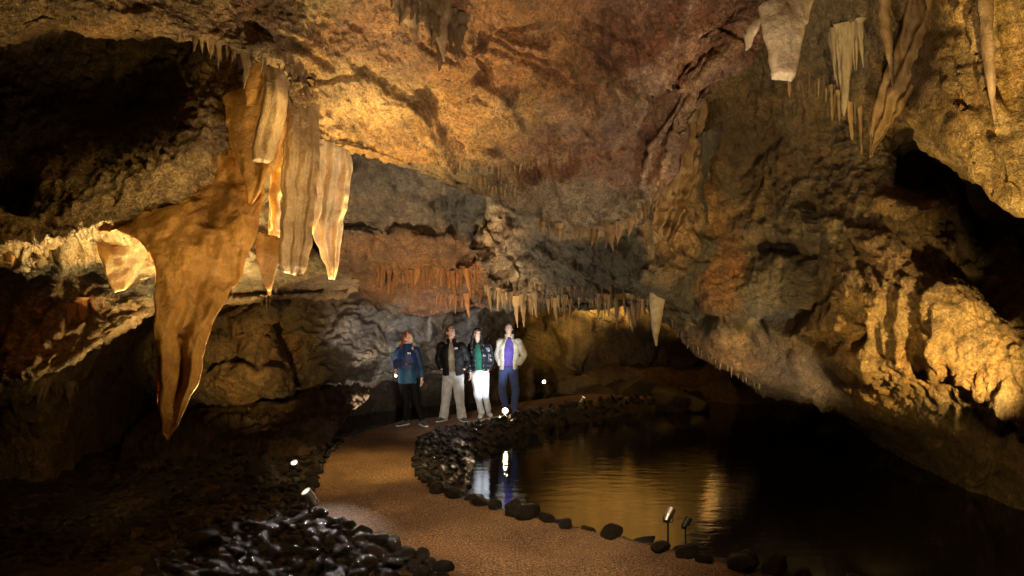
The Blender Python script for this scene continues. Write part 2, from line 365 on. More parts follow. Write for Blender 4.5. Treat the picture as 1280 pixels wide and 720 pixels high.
# dark hanging mass in the middle
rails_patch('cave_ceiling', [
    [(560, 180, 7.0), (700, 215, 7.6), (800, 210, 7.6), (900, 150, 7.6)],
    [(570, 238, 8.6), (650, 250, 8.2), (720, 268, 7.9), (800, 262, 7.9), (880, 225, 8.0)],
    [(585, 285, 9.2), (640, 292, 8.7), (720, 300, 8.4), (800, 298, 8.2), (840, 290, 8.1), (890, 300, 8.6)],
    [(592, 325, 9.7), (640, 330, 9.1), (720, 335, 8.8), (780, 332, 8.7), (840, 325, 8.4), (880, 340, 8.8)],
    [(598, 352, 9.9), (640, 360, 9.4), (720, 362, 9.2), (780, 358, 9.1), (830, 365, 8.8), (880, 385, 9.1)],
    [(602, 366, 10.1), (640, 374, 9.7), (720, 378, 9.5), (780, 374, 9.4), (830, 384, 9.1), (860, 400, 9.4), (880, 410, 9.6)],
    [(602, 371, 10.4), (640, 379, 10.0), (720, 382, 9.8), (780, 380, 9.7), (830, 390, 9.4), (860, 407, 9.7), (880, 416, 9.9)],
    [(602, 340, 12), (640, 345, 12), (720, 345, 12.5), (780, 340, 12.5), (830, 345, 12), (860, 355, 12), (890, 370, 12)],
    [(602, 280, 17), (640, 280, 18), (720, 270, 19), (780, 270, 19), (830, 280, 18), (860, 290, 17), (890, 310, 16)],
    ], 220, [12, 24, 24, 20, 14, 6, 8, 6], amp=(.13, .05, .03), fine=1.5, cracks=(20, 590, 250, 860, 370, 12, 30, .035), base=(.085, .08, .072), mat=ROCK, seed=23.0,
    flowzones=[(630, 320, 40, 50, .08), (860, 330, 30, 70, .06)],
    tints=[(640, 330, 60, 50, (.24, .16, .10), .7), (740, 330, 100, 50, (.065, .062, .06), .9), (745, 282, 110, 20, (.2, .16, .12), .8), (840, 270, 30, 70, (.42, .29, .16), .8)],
    strokes=[([(628, 268), (603, 300), (618, 330), (646, 350), (680, 366)], 6, .14, (.42, .33, .22), .8), ([(612, 250), (624, 290), (642, 325), (650, 352)], 4, .15, (.45, .36, .25), .8), ([(600, 285), (615, 315), (640, 345)], 3, .12, (.42, .33, .22), .8), ([(628, 262), (640, 295), (660, 330), (672, 360)], 4, .14, (.42, .33, .22), .7), ([(606, 300), (630, 338), (660, 358)], 3, .10, (.4, .3, .2), .7),
             ([(660, 300), (700, 330), (760, 345), (820, 350)], 6, .07), ([(570, 235), (600, 262), (640, 285)], 8, -.1), ([(700, 315), (760, 305), (800, 320)], 7, -.08),
             ([(838, 250), (826, 285), (815, 320), (812, 350)], 7, .13, (.4, .32, .2), .7)])

# wall behind the visitors
rails_patch('cave_wall', [
    [(130, 330, 13), (250, 330, 12.5), (400, 330, 13), (520, 345, 14.5), (620, 340, 15.5), (700, 340, 17)],
    [(140, 385, 12.5), (250, 385, 11.6), (330, 380, 11.4), (362, 385, 12.2), (400, 378, 12.6), (520, 385, 13.8), (600, 385, 14.6), (655, 380, 15.5)],
    [(150, 430, 12.4), (250, 430, 11.3), (320, 425, 11.1), (368, 425, 12.2), (395, 420, 12.4), (460, 420, 13.2), (530, 418, 14.2), (600, 425, 14.8), (640, 420, 15.6)],
    [(160, 470, 12.4), (250, 470, 11.2), (320, 470, 11.0), (374, 465, 12.0), (400, 455, 12.2), (460, 445, 13.3), (530, 445, 14.4), (600, 450, 15.2), (640, 445, 16)],
    [(170, 492, 12.4), (250, 493, 11.4), (300, 502, 11.2), (345, 500, 11.3), (385, 485, 12.0), (430, 478, 12.6), (480, 470, 13.6), (540, 468, 14.4), (600, 462, 15.2), (640, 458, 16)],
    [(170, 497, 12.8), (250, 499, 11.8), (300, 509, 11.6), (345, 507, 11.7), (385, 494, 12.4), (430, 490, 13.0), (480, 482, 14.0), (540, 474, 15.0), (600, 468, 15.8), (640, 462, 16.5)],
    [(170, 495, 14), (250, 497, 13.6), (300, 505, 13.6), (345, 503, 13.8), (385, 490, 14), (430, 486, 14.6), (480, 480, 15.4), (540, 474, 16.4), (600, 468, 17), (640, 462, 18)],
    [(170, 540, 14.5), (250, 540, 14.5), (300, 540, 14.6), (345, 540, 14.8), (385, 540, 15), (430, 540, 15.6), (480, 540, 16.4), (540, 530, 17.4), (600, 520, 18), (640, 515, 19)],
    ], 280, [12, 26, 26, 22, 7, 6, 8], amp=(.14, .05, .035), cracks=(34, 240, 370, 640, 480, -18, 22, .07), base=(.23, .19, .15), mat=ROCK, seed=31.0, fscale=.8,
    tints=[(300, 440, 70, 70, (.28, .18, .09), .9), (420, 400, 60, 40, (.22, .15, .09), .7), (500, 430, 90, 60, (.26, .24, .22), .9), (600, 410, 60, 40, (.16, .14, .13), .8)],
    strokes=[([(352, 385), (366, 425), (378, 470), (372, 500)], 7, -.35), ([(395, 478), (440, 455), (500, 425), (560, 395), (600, 388)], 5, .15, (.4, .35, .3), .5), ([(400, 485), (460, 470), (540, 462)], 6, -.12),
             ([(480, 425), (540, 400), (580, 388)], 5, -.12), ([(270, 400), (290, 430), (280, 470)], 8, -.12)])

# bank of bedded rock left of the path bend
rails_patch('cave_wall', [
    [(180, 500, 13), (280, 495, 12.4), (380, 490, 12.4), (440, 488, 12.6), (462, 488, 12.8)],
    [(180, 512, 12.4), (280, 508, 11.6), (380, 500, 11.6), (430, 498, 11.8), (458, 497, 12.2)],
    [(180, 530, 11.4), (280, 528, 10.8), (360, 520, 10.8), (415, 512, 11.2), (450, 508, 11.9)],
    [(160, 560, 10.2), (260, 556, 9.9), (350, 545, 10.0), (400, 535, 10.4), (432, 525, 11.2)],
    [(140, 610, 8.8), (240, 596, 8.8), (330, 590, 8.8), (370, 590, 8.9), (400, 570, 9.6)],
    ], 130, [6, 10, 12, 14], amp=(.10, .12, .05), base=(.15, .10, .06), mat=ROCK_WET, seed=44.0,
    strokes=[([(290, 515), (350, 512), (420, 500)], 3, .1), ([(260, 530), (340, 530), (410, 520)], 3, -.1), ([(300, 545), (370, 540)], 3, .08)])

# far chamber
rails_patch('cave_wall', [
    [(480, 240, 21), (650, 230, 20), (800, 230, 19), (1000, 240, 17), (1300, 200, 14)],
    [(500, 340, 22), (640, 340, 20.5), (720, 340, 20.2), (800, 340, 20), (900, 350, 19), (1000, 360, 18), (1300, 340, 15)],
    [(520, 400, 22), (640, 400, 20.3), (700, 395, 19.4), (780, 396, 19.6), (860, 400, 19.2), (950, 410, 18.4), (1050, 420, 17.5), (1300, 410, 15)],
    [(540, 430, 22), (650, 430, 20), (720, 425, 18.8), (780, 424, 19.2), (860, 430, 18.8), (950, 440, 18), (1050, 450, 17.2), (1300, 445, 15)],
    [(560, 465, 21.6), (660, 465, 19.4), (720, 455, 18.2), (780, 452, 18.6), (860, 460, 18.4), (950, 468, 17.8), (1050, 475, 17), (1300, 490, 15)],
    [(560, 520, 21), (660, 510, 19), (720, 510, 17.8), (780, 510, 18.2), (860, 510, 18), (950, 515, 17.4), (1050, 520, 16.8), (1300, 540, 15)],
    ], 170, [10, 14, 14, 12, 10], amp=(.22, .08, .05), base=(.30, .21, .10), mat=ROCK, seed=55.0, fscale=.5,
    strokes=[([(640, 430), (700, 408), (780, 402), (850, 415)], 14, .5), ([(690, 452), (760, 440), (830, 436), (880, 448)], 15, -1.1), ([(668, 395), (690, 425), (680, 450)], 8, -.5), ([(770, 395), (800, 420), (830, 425)], 6, -.4), ([(840, 400), (860, 425), (900, 440)], 9, .5)])

# right wall
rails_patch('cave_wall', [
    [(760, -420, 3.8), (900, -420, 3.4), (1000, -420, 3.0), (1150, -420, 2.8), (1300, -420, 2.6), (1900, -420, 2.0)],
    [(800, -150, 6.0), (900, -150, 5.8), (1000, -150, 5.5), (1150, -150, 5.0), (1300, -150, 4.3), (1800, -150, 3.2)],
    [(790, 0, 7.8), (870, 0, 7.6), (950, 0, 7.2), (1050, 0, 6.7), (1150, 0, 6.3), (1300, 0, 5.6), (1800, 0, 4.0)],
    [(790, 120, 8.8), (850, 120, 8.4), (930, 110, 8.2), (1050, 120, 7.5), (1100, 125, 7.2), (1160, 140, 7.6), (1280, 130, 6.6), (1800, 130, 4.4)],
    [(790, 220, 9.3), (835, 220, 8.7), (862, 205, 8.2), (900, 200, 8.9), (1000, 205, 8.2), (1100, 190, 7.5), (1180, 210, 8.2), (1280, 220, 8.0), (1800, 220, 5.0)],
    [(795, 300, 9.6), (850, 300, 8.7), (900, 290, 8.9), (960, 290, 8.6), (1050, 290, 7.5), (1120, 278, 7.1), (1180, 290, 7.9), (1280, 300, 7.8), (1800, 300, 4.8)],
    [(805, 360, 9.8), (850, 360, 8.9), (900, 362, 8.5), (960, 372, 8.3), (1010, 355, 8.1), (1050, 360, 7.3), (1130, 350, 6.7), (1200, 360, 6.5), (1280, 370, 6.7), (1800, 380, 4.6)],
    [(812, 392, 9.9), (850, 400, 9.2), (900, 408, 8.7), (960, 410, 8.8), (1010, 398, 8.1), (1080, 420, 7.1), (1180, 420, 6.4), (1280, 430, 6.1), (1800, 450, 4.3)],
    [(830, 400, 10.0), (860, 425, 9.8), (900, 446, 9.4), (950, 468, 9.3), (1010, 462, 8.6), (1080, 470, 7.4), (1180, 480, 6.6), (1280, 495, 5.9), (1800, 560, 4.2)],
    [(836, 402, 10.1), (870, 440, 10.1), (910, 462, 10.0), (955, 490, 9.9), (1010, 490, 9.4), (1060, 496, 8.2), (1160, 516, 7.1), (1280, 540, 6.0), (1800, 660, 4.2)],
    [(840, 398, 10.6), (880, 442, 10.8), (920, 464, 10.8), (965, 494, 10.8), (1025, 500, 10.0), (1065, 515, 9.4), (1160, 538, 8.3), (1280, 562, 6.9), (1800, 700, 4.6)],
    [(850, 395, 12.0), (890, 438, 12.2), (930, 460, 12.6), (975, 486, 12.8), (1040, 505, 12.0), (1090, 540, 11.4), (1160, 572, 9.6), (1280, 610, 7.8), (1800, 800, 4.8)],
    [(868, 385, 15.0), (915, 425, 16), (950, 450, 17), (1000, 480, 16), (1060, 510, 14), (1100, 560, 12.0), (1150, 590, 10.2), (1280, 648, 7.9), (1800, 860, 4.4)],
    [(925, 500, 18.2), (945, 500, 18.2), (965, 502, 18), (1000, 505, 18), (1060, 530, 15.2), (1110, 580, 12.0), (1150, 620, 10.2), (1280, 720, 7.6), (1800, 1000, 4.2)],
    ], 480, [8, 20, 36, 36, 36, 30, 24, 22, 10, 8, 12, 14, 10], amp=(.10, .022, .03), fine=1.7, flow=.02, cracks=(34, 880, 100, 1300, 500, 35, 45, .045), base=(.21, .165, .10), mat=ROCK, seed=63.0,
    flowzones=[(1150, 430, 110, 60, .05), (1080, 60, 110, 90, .06), (850, 230, 40, 90, .07), (1190, 470, 80, 50, .02), (960, 150, 80, 60, .04)],
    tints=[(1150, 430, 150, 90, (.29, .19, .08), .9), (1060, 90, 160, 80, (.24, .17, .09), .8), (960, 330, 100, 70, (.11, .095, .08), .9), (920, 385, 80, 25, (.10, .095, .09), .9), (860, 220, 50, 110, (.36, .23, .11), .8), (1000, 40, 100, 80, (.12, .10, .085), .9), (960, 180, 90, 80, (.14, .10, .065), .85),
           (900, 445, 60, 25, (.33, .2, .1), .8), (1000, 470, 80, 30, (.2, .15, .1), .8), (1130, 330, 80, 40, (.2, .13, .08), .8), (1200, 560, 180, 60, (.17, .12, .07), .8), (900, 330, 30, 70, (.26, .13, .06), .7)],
    strokes=[([(1120, 200), (1180, 205), (1230, 240), (1260, 290)], 26, -.5), ([(1190, 310), (1240, 330), (1280, 390)], 22, -.3), ([(1090, 250), (1120, 270), (1160, 262), (1200, 275)], 9, .2, (.4, .27, .13), .6),
             ([(1015, 370), (1000, 395), (960, 412), (900, 406), (860, 398)], 7, -.25), ([(930, 300), (990, 310), (1020, 340)], 8, -.2), ([(990, 440), (1015, 480), (1040, 510)], 6, .15, (.42, .28, .15), .6),
             ([(1060, 380), (1070, 420), (1055, 460)], 9, -.15), ([(1000, 230), (1015, 280), (1010, 330)], 8, -.18), 
             ([(1020, 60), (1030, 120), (1050, 180)], 10, -.15), ([(920, 220), (950, 190), (980, 170)], 5, -.1), ([(1095, 380), (1090, 440), (1100, 480)], 7, .1), ([(1170, 400), (1175, 470)], 8, .12), ([(1130, 420), (1128, 462)], 5, .1)])

# near hanging flank at the upper right
rails_patch('cave_wall', [
    [(1000, -300, 3.4), (1200, -300, 3.0), (1400, -300, 2.6), (1800, -300, 2.0)],
    [(1140, -60, 4.9), (1200, -60, 4.4), (1300, -60, 4.0), (1800, -60, 2.6)],
    [(1160, 30, 5.3), (1200, 30, 4.8), (1300, 20, 4.3), (1800, 20, 2.8)],
    [(1136, 120, 5.4), (1165, 112, 5.0), (1220, 100, 4.7), (1300, 100, 4.4), (1800, 100, 3)],
    [(1134, 145, 5.4), (1165, 150, 5.0), (1220, 155, 4.6), (1300, 160, 4.3), (1800, 200, 3)],
    [(1146, 175, 5.4), (1175, 188, 5.05), (1220, 212, 4.7), (1300, 240, 4.35), (1800, 350, 3)],
    [(1150, 180, 5.6), (1178, 195, 5.25), (1222, 222, 4.9), (1300, 280, 4.4), (1800, 450, 3)],
    [(1155, 172, 6.3), (1180, 190, 6.2), (1225, 215, 6.1), (1310, 265, 5.6), (1800, 430, 4)],
    [(1165, 140, 7.6), (1190, 160, 7.6), (1230, 180, 7.4), (1320, 230, 6.8), (1800, 400, 5)],
    ], 130, [8, 16, 18, 12, 14, 5, 8, 5], amp=(.07, .03, .02), base=(.38, .27, .11), mat=ROCK_SMOOTH, seed=71.0, flow=.02,
    tints=[(1250, 100, 60, 70, (.40, .28, .12), .7), (1150, 100, 20, 60, (.2, .14, .09), .7)],
    strokes=[([(1228, -20), (1232, 60), (1240, 120), (1252, 152)], 6, .12, (.42, .32, .18), .6), ([(1180, 100), (1200, 130), (1222, 160)], 4, .07, (.5, .36, .16), .6), ([(1195, 85), (1212, 120), (1225, 158)], 3, .06),
             ([(1140, 165), (1170, 188), (1210, 212), (1280, 270)], 5, .03, (.55, .42, .22), .8), ([(1240, 170), (1262, 200), (1275, 262)], 5, .08), ([(1208, 0), (1212, 30)], 4, .08), ([(1215, 180), (1235, 215)], 4, .06), ([(1255, 20), (1270, 80), (1290, 120)], 5, .05)])
# ------------------------------------------------------------------ ground, path and water
WZ = -0.34
PATH_PX = [(575, 722), (520, 702), (450, 672), (402, 648), (386, 625), (395, 598), (412, 568), (432, 548), (462, 538), (500, 527), (560, 519), (620, 508), (660, 501), (720, 493), (790, 486), (850, 480),
           (870, 486), (820, 494), (760, 500), (700, 509), (640, 520), (590, 531), (545, 539), (526, 552), (520, 575), (526, 600), (548, 615), (600, 629), (700, 655), (780, 673), (850, 692), (950, 716), (1100, 755)]
PATH_W = [on(x, y) for x, y in PATH_PX]
PATH_W = [(p.x, p.y) for p in PATH_W]
PATH_W += [(3.2, 2.0), (2.4, -3), (-1.5, -3), (-0.9, 3.0)]
def poly_sd(X, Y, poly):
    """signed distance, negative inside"""
    D = np.full(X.shape, 1e9); ins = np.zeros(X.shape, bool); n = len(poly)
    for i in range(n):
        ax, ay = poly[i]; bx, by = poly[(i+1) % n]
        vx, vy = bx-ax, by-ay; t = np.clip(((X-ax)*vx+(Y-ay)*vy)/(vx*vx+vy*vy+1e-12), 0, 1)
        D = np.minimum(D, np.hypot(X-ax-t*vx, Y-ay-t*vy))
        c = ((ay > Y) != (by > Y)) & (X < (bx-ax)*(Y-ay)/(by-ay+1e-12)+ax); ins ^= c
    return np.where(ins, -D, D)
POOL_SIDE = lambda X, Y: smooth01((X-(-1.0+0.0*Y))/1.2)
def ground_z(X, Y):
    sd = poly_sd(X, Y, PATH_W)
    P = np.stack([X, Y, X*0], -1)
    right = smooth01((X+0.9)/1.0)                         # pool side
    back = smooth01((Y-11.9)/1.2)
    low = -0.22+.16*fbm(P*.9+3, 3)+.07*ridged(P*2.6, 2)
    low = low+.25*np.exp(-((X+3.0)/1.6)**2-((Y-8.5)/2.5)**2)
    wet = -0.95+.15*fbm(P*.8, 2)
    k = np.maximum(right, back*smooth01((X+4.2)/1.0))
    base = low*(1-k)+wet*k
    # low rocky island and far shore
    base = np.maximum(base, -0.9+1.05*np.exp(-((X-3.1)/1.5)**2-((Y-18.2)/1.0)**2)+.12*ridged(P*1.6, 2))
    base = np.maximum(base, -1.1+smooth01((Y-20.5)/3)*1.6)
    shore = [on(*q) for q in ((800, 684), (850, 694), (950, 706), (1060, 712), (1200, 720), (1320, 724))]
    Dn = np.full(X.shape, 1e9)
    for a_, b_ in zip(shore[:-1], shore[1:]):
        vx, vy = b_.x-a_.x, b_.y-a_.y; tt_ = np.clip(((X-a_.x)*vx+(Y-a_.y)*vy)/(vx*vx+vy*vy), 0, 1); Dn = np.minimum(Dn, np.hypot(X-a_.x-tt_*vx, Y-a_.y-tt_*vy))
    south = smooth01((5.05-Y)/.3)
    base = np.maximum(base, -.95+.85*np.maximum(1-smooth01(Dn/.55), south*smooth01((X-.8)/.5))+.03*noise(P*3))
    side = np.clip((sd+.02)/.62, 0, 1)
    h = (1-smooth01(side))
    z = base*(1-h)+(0.0)*h
    z = np.where(sd < -.03, .0+.008*fbm(P*1.1, 2), z)
    return z, sd
xs = np.concatenate([np.linspace(-9, -3.2, 90, endpoint=False), np.linspace(-3.2, 4.2, 330, endpoint=False), np.linspace(4.2, 13, 60)])
ys = np.concatenate([np.linspace(-4, 4, 30, endpoint=False), np.linspace(4, 16, 420, endpoint=False), np.linspace(16, 27, 80)])
GX, GY = np.meshgrid(xs, ys)
GZ, GSD = ground_z(GX, GY)
Pn = np.stack([GX, GY, GZ], -1)
GZ = GZ+np.where(GSD > .03, .03*fbm(Pn*7, 3)+.02*np.abs(noise(Pn*16)), .0015*fbm(Pn*20, 2))
me = grid_mesh('ground', np.stack([GX, GY, GZ], -1))
pm = me.attributes.new('path', 'FLOAT', 'POINT'); pm.data.foreach_set('value', (1-smooth01((GSD+.03)/.06)).reshape(-1).astype('f'))

m, t, b = nt('gravel path and wet bed')
pos = geo_pos(t)
a = N(t, 'ShaderNodeAttribute', attribute_name='path')
n1 = tex(t, pos, 1.2, 5, .6); n2 = tex(t, pos, 60, 3, .7); n3 = tex(t, pos, 170, 2, .6); v = tex(t, pos, 95, kind='vor')
pc = mixc(t, (.16, .088, .046), (.25, .145, .08), ramp(t, n1, [(.4, 0), (.62, 1)]))
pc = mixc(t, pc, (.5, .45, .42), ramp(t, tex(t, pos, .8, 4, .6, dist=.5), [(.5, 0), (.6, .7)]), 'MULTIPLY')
pc = mixc(t, pc, ramp(t, n2, [(.38, (.2, .2, .2)), (.5, (1, 1, 1)), (.62, (2.3, 2.2, 2.0))]), 1.0, 'MULTIPLY')
pc = mixc(t, pc, (.55, .45, .34), mathn(t, 'MULTIPLY', ramp(t, tex(t, pos, 75, 1, .5), [(.62, 0), (.70, 1)]), .9))
gc = mixc(t, (.018, .014, .011), (.07, .042, .024), ramp(t, tex(t, pos, 3.5, 6, .65), [(.4, 0), (.65, 1)]))
gc = mixc(t, gc, ramp(t, tex(t, pos, 22, 4, .7), [(.35, (.4, .4, .4)), (.65, (1.4, 1.4, 1.4))]), .9, 'MULTIPLY')
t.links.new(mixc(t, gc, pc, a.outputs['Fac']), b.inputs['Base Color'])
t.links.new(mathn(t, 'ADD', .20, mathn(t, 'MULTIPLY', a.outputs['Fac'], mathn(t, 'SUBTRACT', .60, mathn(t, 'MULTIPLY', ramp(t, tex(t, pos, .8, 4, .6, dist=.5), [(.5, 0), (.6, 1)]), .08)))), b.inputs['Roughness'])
p = bump(t, b, tex(t, pos, 14, 5, .7), .04, .5); p = bump(t, b, v, .008, .9, p); p = bump(t, b, n2, .008, .9, p)
t.links.new(p, b.inputs['Normal'])
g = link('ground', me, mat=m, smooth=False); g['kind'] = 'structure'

me = mesh_from('water', [(-9, -4, WZ), (13, -4, WZ), (13, 27, WZ), (-9, 27, WZ)], [(0, 1, 2, 3)])
m, t, b = nt('still dark water')
b.inputs['Base Color'].default_value = (.006, .005, .004, 1); b.inputs['Roughness'].default_value = .03
b.inputs['IOR'].default_value = 1.33; b.inputs['Specular IOR Level'].default_value = .5
mp = geo_pos(t, (1.0, 2.6, 1))
w1 = tex(t, mp, 9, 3, .55, dist=.3); w2 = tex(t, mp, 2.2, 2, .5)
p = bump(t, b, w2, .008, .5); p = bump(t, b, w1, .0022, .6, p)
t.links.new(p, b.inputs['Normal'])
w = link('water', me, mat=m, smooth=False); w['kind'] = 'structure'
# ------------------------------------------------------------------ draperies and stalactites
bpy.context.view_layer.update(); DG = bpy.context.evaluated_depsgraph_get()
def calcite(name, base, sss=.6, rough=.35, streak=.6, radius=(.9, .42, .12), scale=.07, grain=1.0, obj=False):
    m, t, b = nt(name)
    if obj:
        tc = N(t, 'ShaderNodeTexCoord'); pos = tc.outputs['Object']; oi = N(t, 'ShaderNodeObjectInfo')
        rgb = ramp(t, oi.outputs['Random'], [(0, tuple(c*.6 for c in base)), (.6, base), (1, tuple(min(1, c*1.4) for c in base))])
        pst = pos
    else:
        pos = geo_pos(t); pst = geo_pos(t, (1, 1, .3))
        n = N(t, 'ShaderNodeRGB'); n.outputs[0].default_value = (*base, 1); rgb = n.outputs[0]
    n1 = tex(t, pst, 9, 5, .65, dist=.6); n2 = tex(t, pos, 7, 5, .6); n3 = tex(t, pos, 60, 3, .7)
    c = mixc(t, rgb, ramp(t, n1, [(.35, (.55, .45, .35)), (.5, (1, 1, 1)), (.66, (1.3, 1.25, 1.15))]), streak, 'MULTIPLY')
    c = mixc(t, c, ramp(t, n2, [(.35, (.6, .52, .45)), (.55, (1, 1, 1)), (.7, (1.2, 1.15, 1.1))]), .7, 'MULTIPLY')
    c = mixc(t, c, ramp(t, n3, [(.35, (.75, .72, .7)), (.6, (1.1, 1.1, 1.1))]), .6, 'MULTIPLY')
    t.links.new(c, b.inputs['Base Color'])
    b.inputs['Subsurface Weight'].default_value = sss; b.inputs['Subsurface Radius'].default_value = radius
    b.inputs['Subsurface Scale'].default_value = scale
    b.inputs['Roughness'].default_value = rough
    t.links.new(ramp(t, n2, [(.35, rough+.15), (.65, rough-.08)]), b.inputs['Roughness'])
    p = bump(t, b, n2, .03*grain, .6); p = bump(t, b, n1, .012*grain, .6, p); p = bump(t, b, n3, .008*grain, .9, p)
    t.links.new(p, b.inputs['Normal']); return m
CURTAIN = calcite('amber calcite curtain', (.44, .25, .08), .6, .36, .35, (1.0, .62, .26), .022)
CURTAIN_PALE = calcite('cream calcite curtain', (.80, .70, .52), .6, .4, .15, (1, .75, .5), .03)
COLUMN = calcite('brown flowstone', (.34, .25, .16), .4, .42, .4, (1, .6, .3), .02)
SPEL = calcite('stalactite calcite', (.46, .33, .19), .4, .35, .3, (1, .5, .2), .02, obj=True)
SPEL_RUST = calcite('rusty stalactite calcite', (.38, .17, .06), .3, .4, .3, (1, .4, .1), .02, obj=True)
SPEL_DARK = calcite('dark stalactite calcite', (.20, .14, .09), .2, .35, .3, (1, .4, .1), .02, obj=True)
SPEL_PALE = calcite('pale stalactite calcite', (.62, .54, .42), .4, .35, .3, (1, .6, .4), .02, obj=True)

FLOW = calcite('tan pleated flowstone', (.19, .12, .055), .2, .42, .5, (1, .5, .2), .02)
def blade(name, rows, mat, nu=40, seg=12, folds=(), bumpy=.01, edge=.25, parent=None, seed=0.0, **k):
    """solid sheet between a left and a right edge; rows of (xl, yl, dl, xr, yr, dr, thickness)"""
    L = []; R = []; T = []
    for r in rows:
        L.append(at(*r[:3])); R.append(at(*r[3:6])); T.append(r[6])
    L = np.array(L); R = np.array(R); T = np.array(T)
    tt = np.arange(len(rows), dtype=float); ti = np.linspace(0, len(rows)-1, (len(rows)-1)*seg+1)
    L = pchip(tt, L, ti); R = pchip(tt, R, ti); T = pchip(tt, T, ti)
    L = L+(.5*bumpy+.010)*np.stack([noise(L*9+seed), 0*T, noise(L*9+7+seed)], -1); R = R+(.5*bumpy+.010)*np.stack([noise(R*9+seed), 0*T, noise(R*9+7+seed)], -1)
    u = (1-np.cos(np.linspace(0, math.pi, nu)))/2
    C = L[:, None]*(1-u[None, :, None])+R[:, None]*u[None, :, None]
    w = (R-L); nrm = np.stack([w[:, 1], -w[:, 0], 0*T], -1); nrm /= np.linalg.norm(nrm, axis=1)[:, None]+1e-9
    nrm *= np.where(nrm[:, 1] > 0, -1, 1)[:, None]                     # towards the viewer's side
    prof = (4*u*(1-u))**edge
    off = np.zeros(C.shape[:2])
    for (f, ph, a, sl) in folds:
        off += a*(.55+.9*np.abs(noise(C*3.1+f+seed)))*np.sin(2*math.pi*(f*u[None]+ph+sl*ti[:, None]/len(rows))+2.6*fbm(C*np.array([5, 5, 1.6])+seed+f, 2))*np.minimum(1, (4*u*(1-u)))[None]**.5
    off *= np.minimum(1, np.linalg.norm(w, axis=1)/.26)[:, None]
    n = bumpy*1.2*fbm(C*np.array([6, 6, 2.6])+seed, 3)+bumpy*.5*noise(C*25)+.25*bumpy*np.sin(C[..., 2]*70+6*noise(C*4))*np.maximum(noise(C*2.2+9), 0)
    rag = .022*fbm(C*np.array([11, 11, 5.])+seed+4, 3)
    end = np.clip((ti[-1]-ti)*1.2, 0, 1)**.4*.92+.08
    front = C+nrm[:, None]*(off+n+T[:, None]*.5*prof[None]*end[:, None])[..., None]
    back = C+nrm[:, None]*(off-n*.3-T[:, None]*.5*prof[None]*end[:, None])[..., None]
    G = np.concatenate([front, back[:, ::-1][:, 1:-1]], 1)
    G[..., 2] += np.concatenate([rag, rag[:, ::-1][:, 1:-1]], 1)
    me = grid_mesh(name, G, closed_u=True)
    # cap both ends
    bm = bmesh.new(); bm.from_mesh(me); bm.edges.ensure_lookup_table()
    bmesh.ops.holes_fill(bm, edges=[e for e in bm.edges if e.is_boundary], sides=0)
    bmesh.ops.recalc_face_normals(bm, faces=bm.faces[:]); bm.to_mesh(me); bm.free()
    o = link(name, me, mat=mat, parent=parent)
    # put the origin at the root of the blade
    c = Vector(tuple((L[0]+R[0])/2)); me.transform(Matrix.Translation(-c)); o.location = c
    return tag(o, **k)

G_C = 'draperies hanging together at the left'
blade('calcite_curtain', [
    (112, 285, 4.35, 296, 140, 4.75, .07), (128, 286, 4.3, 322, 205, 4.65, .075), (152, 290, 4.22, 330, 240, 4.6, .075), (176, 304, 4.16, 324, 275, 4.5, .075),
    (190, 328, 4.1, 313, 312, 4.42, .07), (193, 358, 4.05, 298, 350, 4.34, .07), (193, 392, 4.0, 272, 392, 4.2, .065), (194, 430, 3.98, 259, 430, 4.1, .06), (196, 465, 3.95, 250, 468, 4.04, .04),
    (198, 498, 3.93, 238, 500, 4.0, .036), (203, 528, 3.92, 225, 526, 3.96, .03), (206, 552, 3.91, 209, 553, 3.92, .015)], CURTAIN, nu=70, seg=16,
    folds=[(1, .1, .05, .2), (2.3, .4, .018, .3), (6, .2, .005, .5)], edge=.4, bumpy=.018, seed=1, label='largest amber calcite curtain tapering to a long blade point, left of the visitors', cat='calcite curtain')
blade('calcite_curtain', [
    (120, 302, 4.7, 160, 285, 4.9, .02), (126, 322, 4.7, 178, 300, 5.0, .02), (134, 345, 4.75, 186, 320, 5.1, .02), (142, 366, 4.8, 196, 342, 5.2, .012)], CURTAIN_PALE, nu=30, seg=10,
    folds=[(1, 0, .015, 1.6)], seed=2, label='small glowing yellow banded curtain behind the left edge of the largest one', cat='calcite curtain', group=G_C)
blade('calcite_curtain', [
    (262, 140, 4.62, 352, 70, 4.45, .05), (282, 158, 4.52, 360, 110, 4.42, .045), (286, 175, 4.5, 359, 150, 4.4, .04), (296, 200, 4.46, 352, 190, 4.38, .035), (304, 225, 4.42, 338, 218, 4.38, .03), (311, 254, 4.4, 315, 254, 4.4, .012)], CURTAIN, nu=36, seg=10,
    folds=[(1, .2, .03, .1)], seed=3, label='shell shaped amber curtain with a point at its lower end, above the largest curtain', cat='calcite curtain', group=G_C)
blade('flowstone_column', [
    (332, 80, 4.3, 362, 84, 4.3, .10), (330, 110, 4.25, 360, 115, 4.28, .12), (322, 150, 4.22, 354, 160, 4.25, .12), (317, 180, 4.2, 347, 186, 4.22, .11), (315, 198, 4.18, 336, 203, 4.2, .09), (320, 202, 4.19, 332, 205, 4.2, .05)], COLUMN, nu=36, seg=10,
    folds=[(1.5, .1, .02, 0)], edge=.5, seed=4, label='short brown blunt column with a broken end, in front of the shell shaped curtain', cat='flowstone')
blade('flowstone_column', [
    (310, 60, 4.3, 340, 66, 4.3, .08), (308, 85, 4.28, 336, 85, 4.28, .08), (306, 110, 4.26, 328, 108, 4.26, .06), (307, 131, 4.25, 318, 131, 4.25, .03)], CURTAIN, nu=26, seg=9,
    edge=.5, seed=5, label='stubby amber lobe hanging highest in the drapery cluster under the ceiling edge', cat='flowstone')
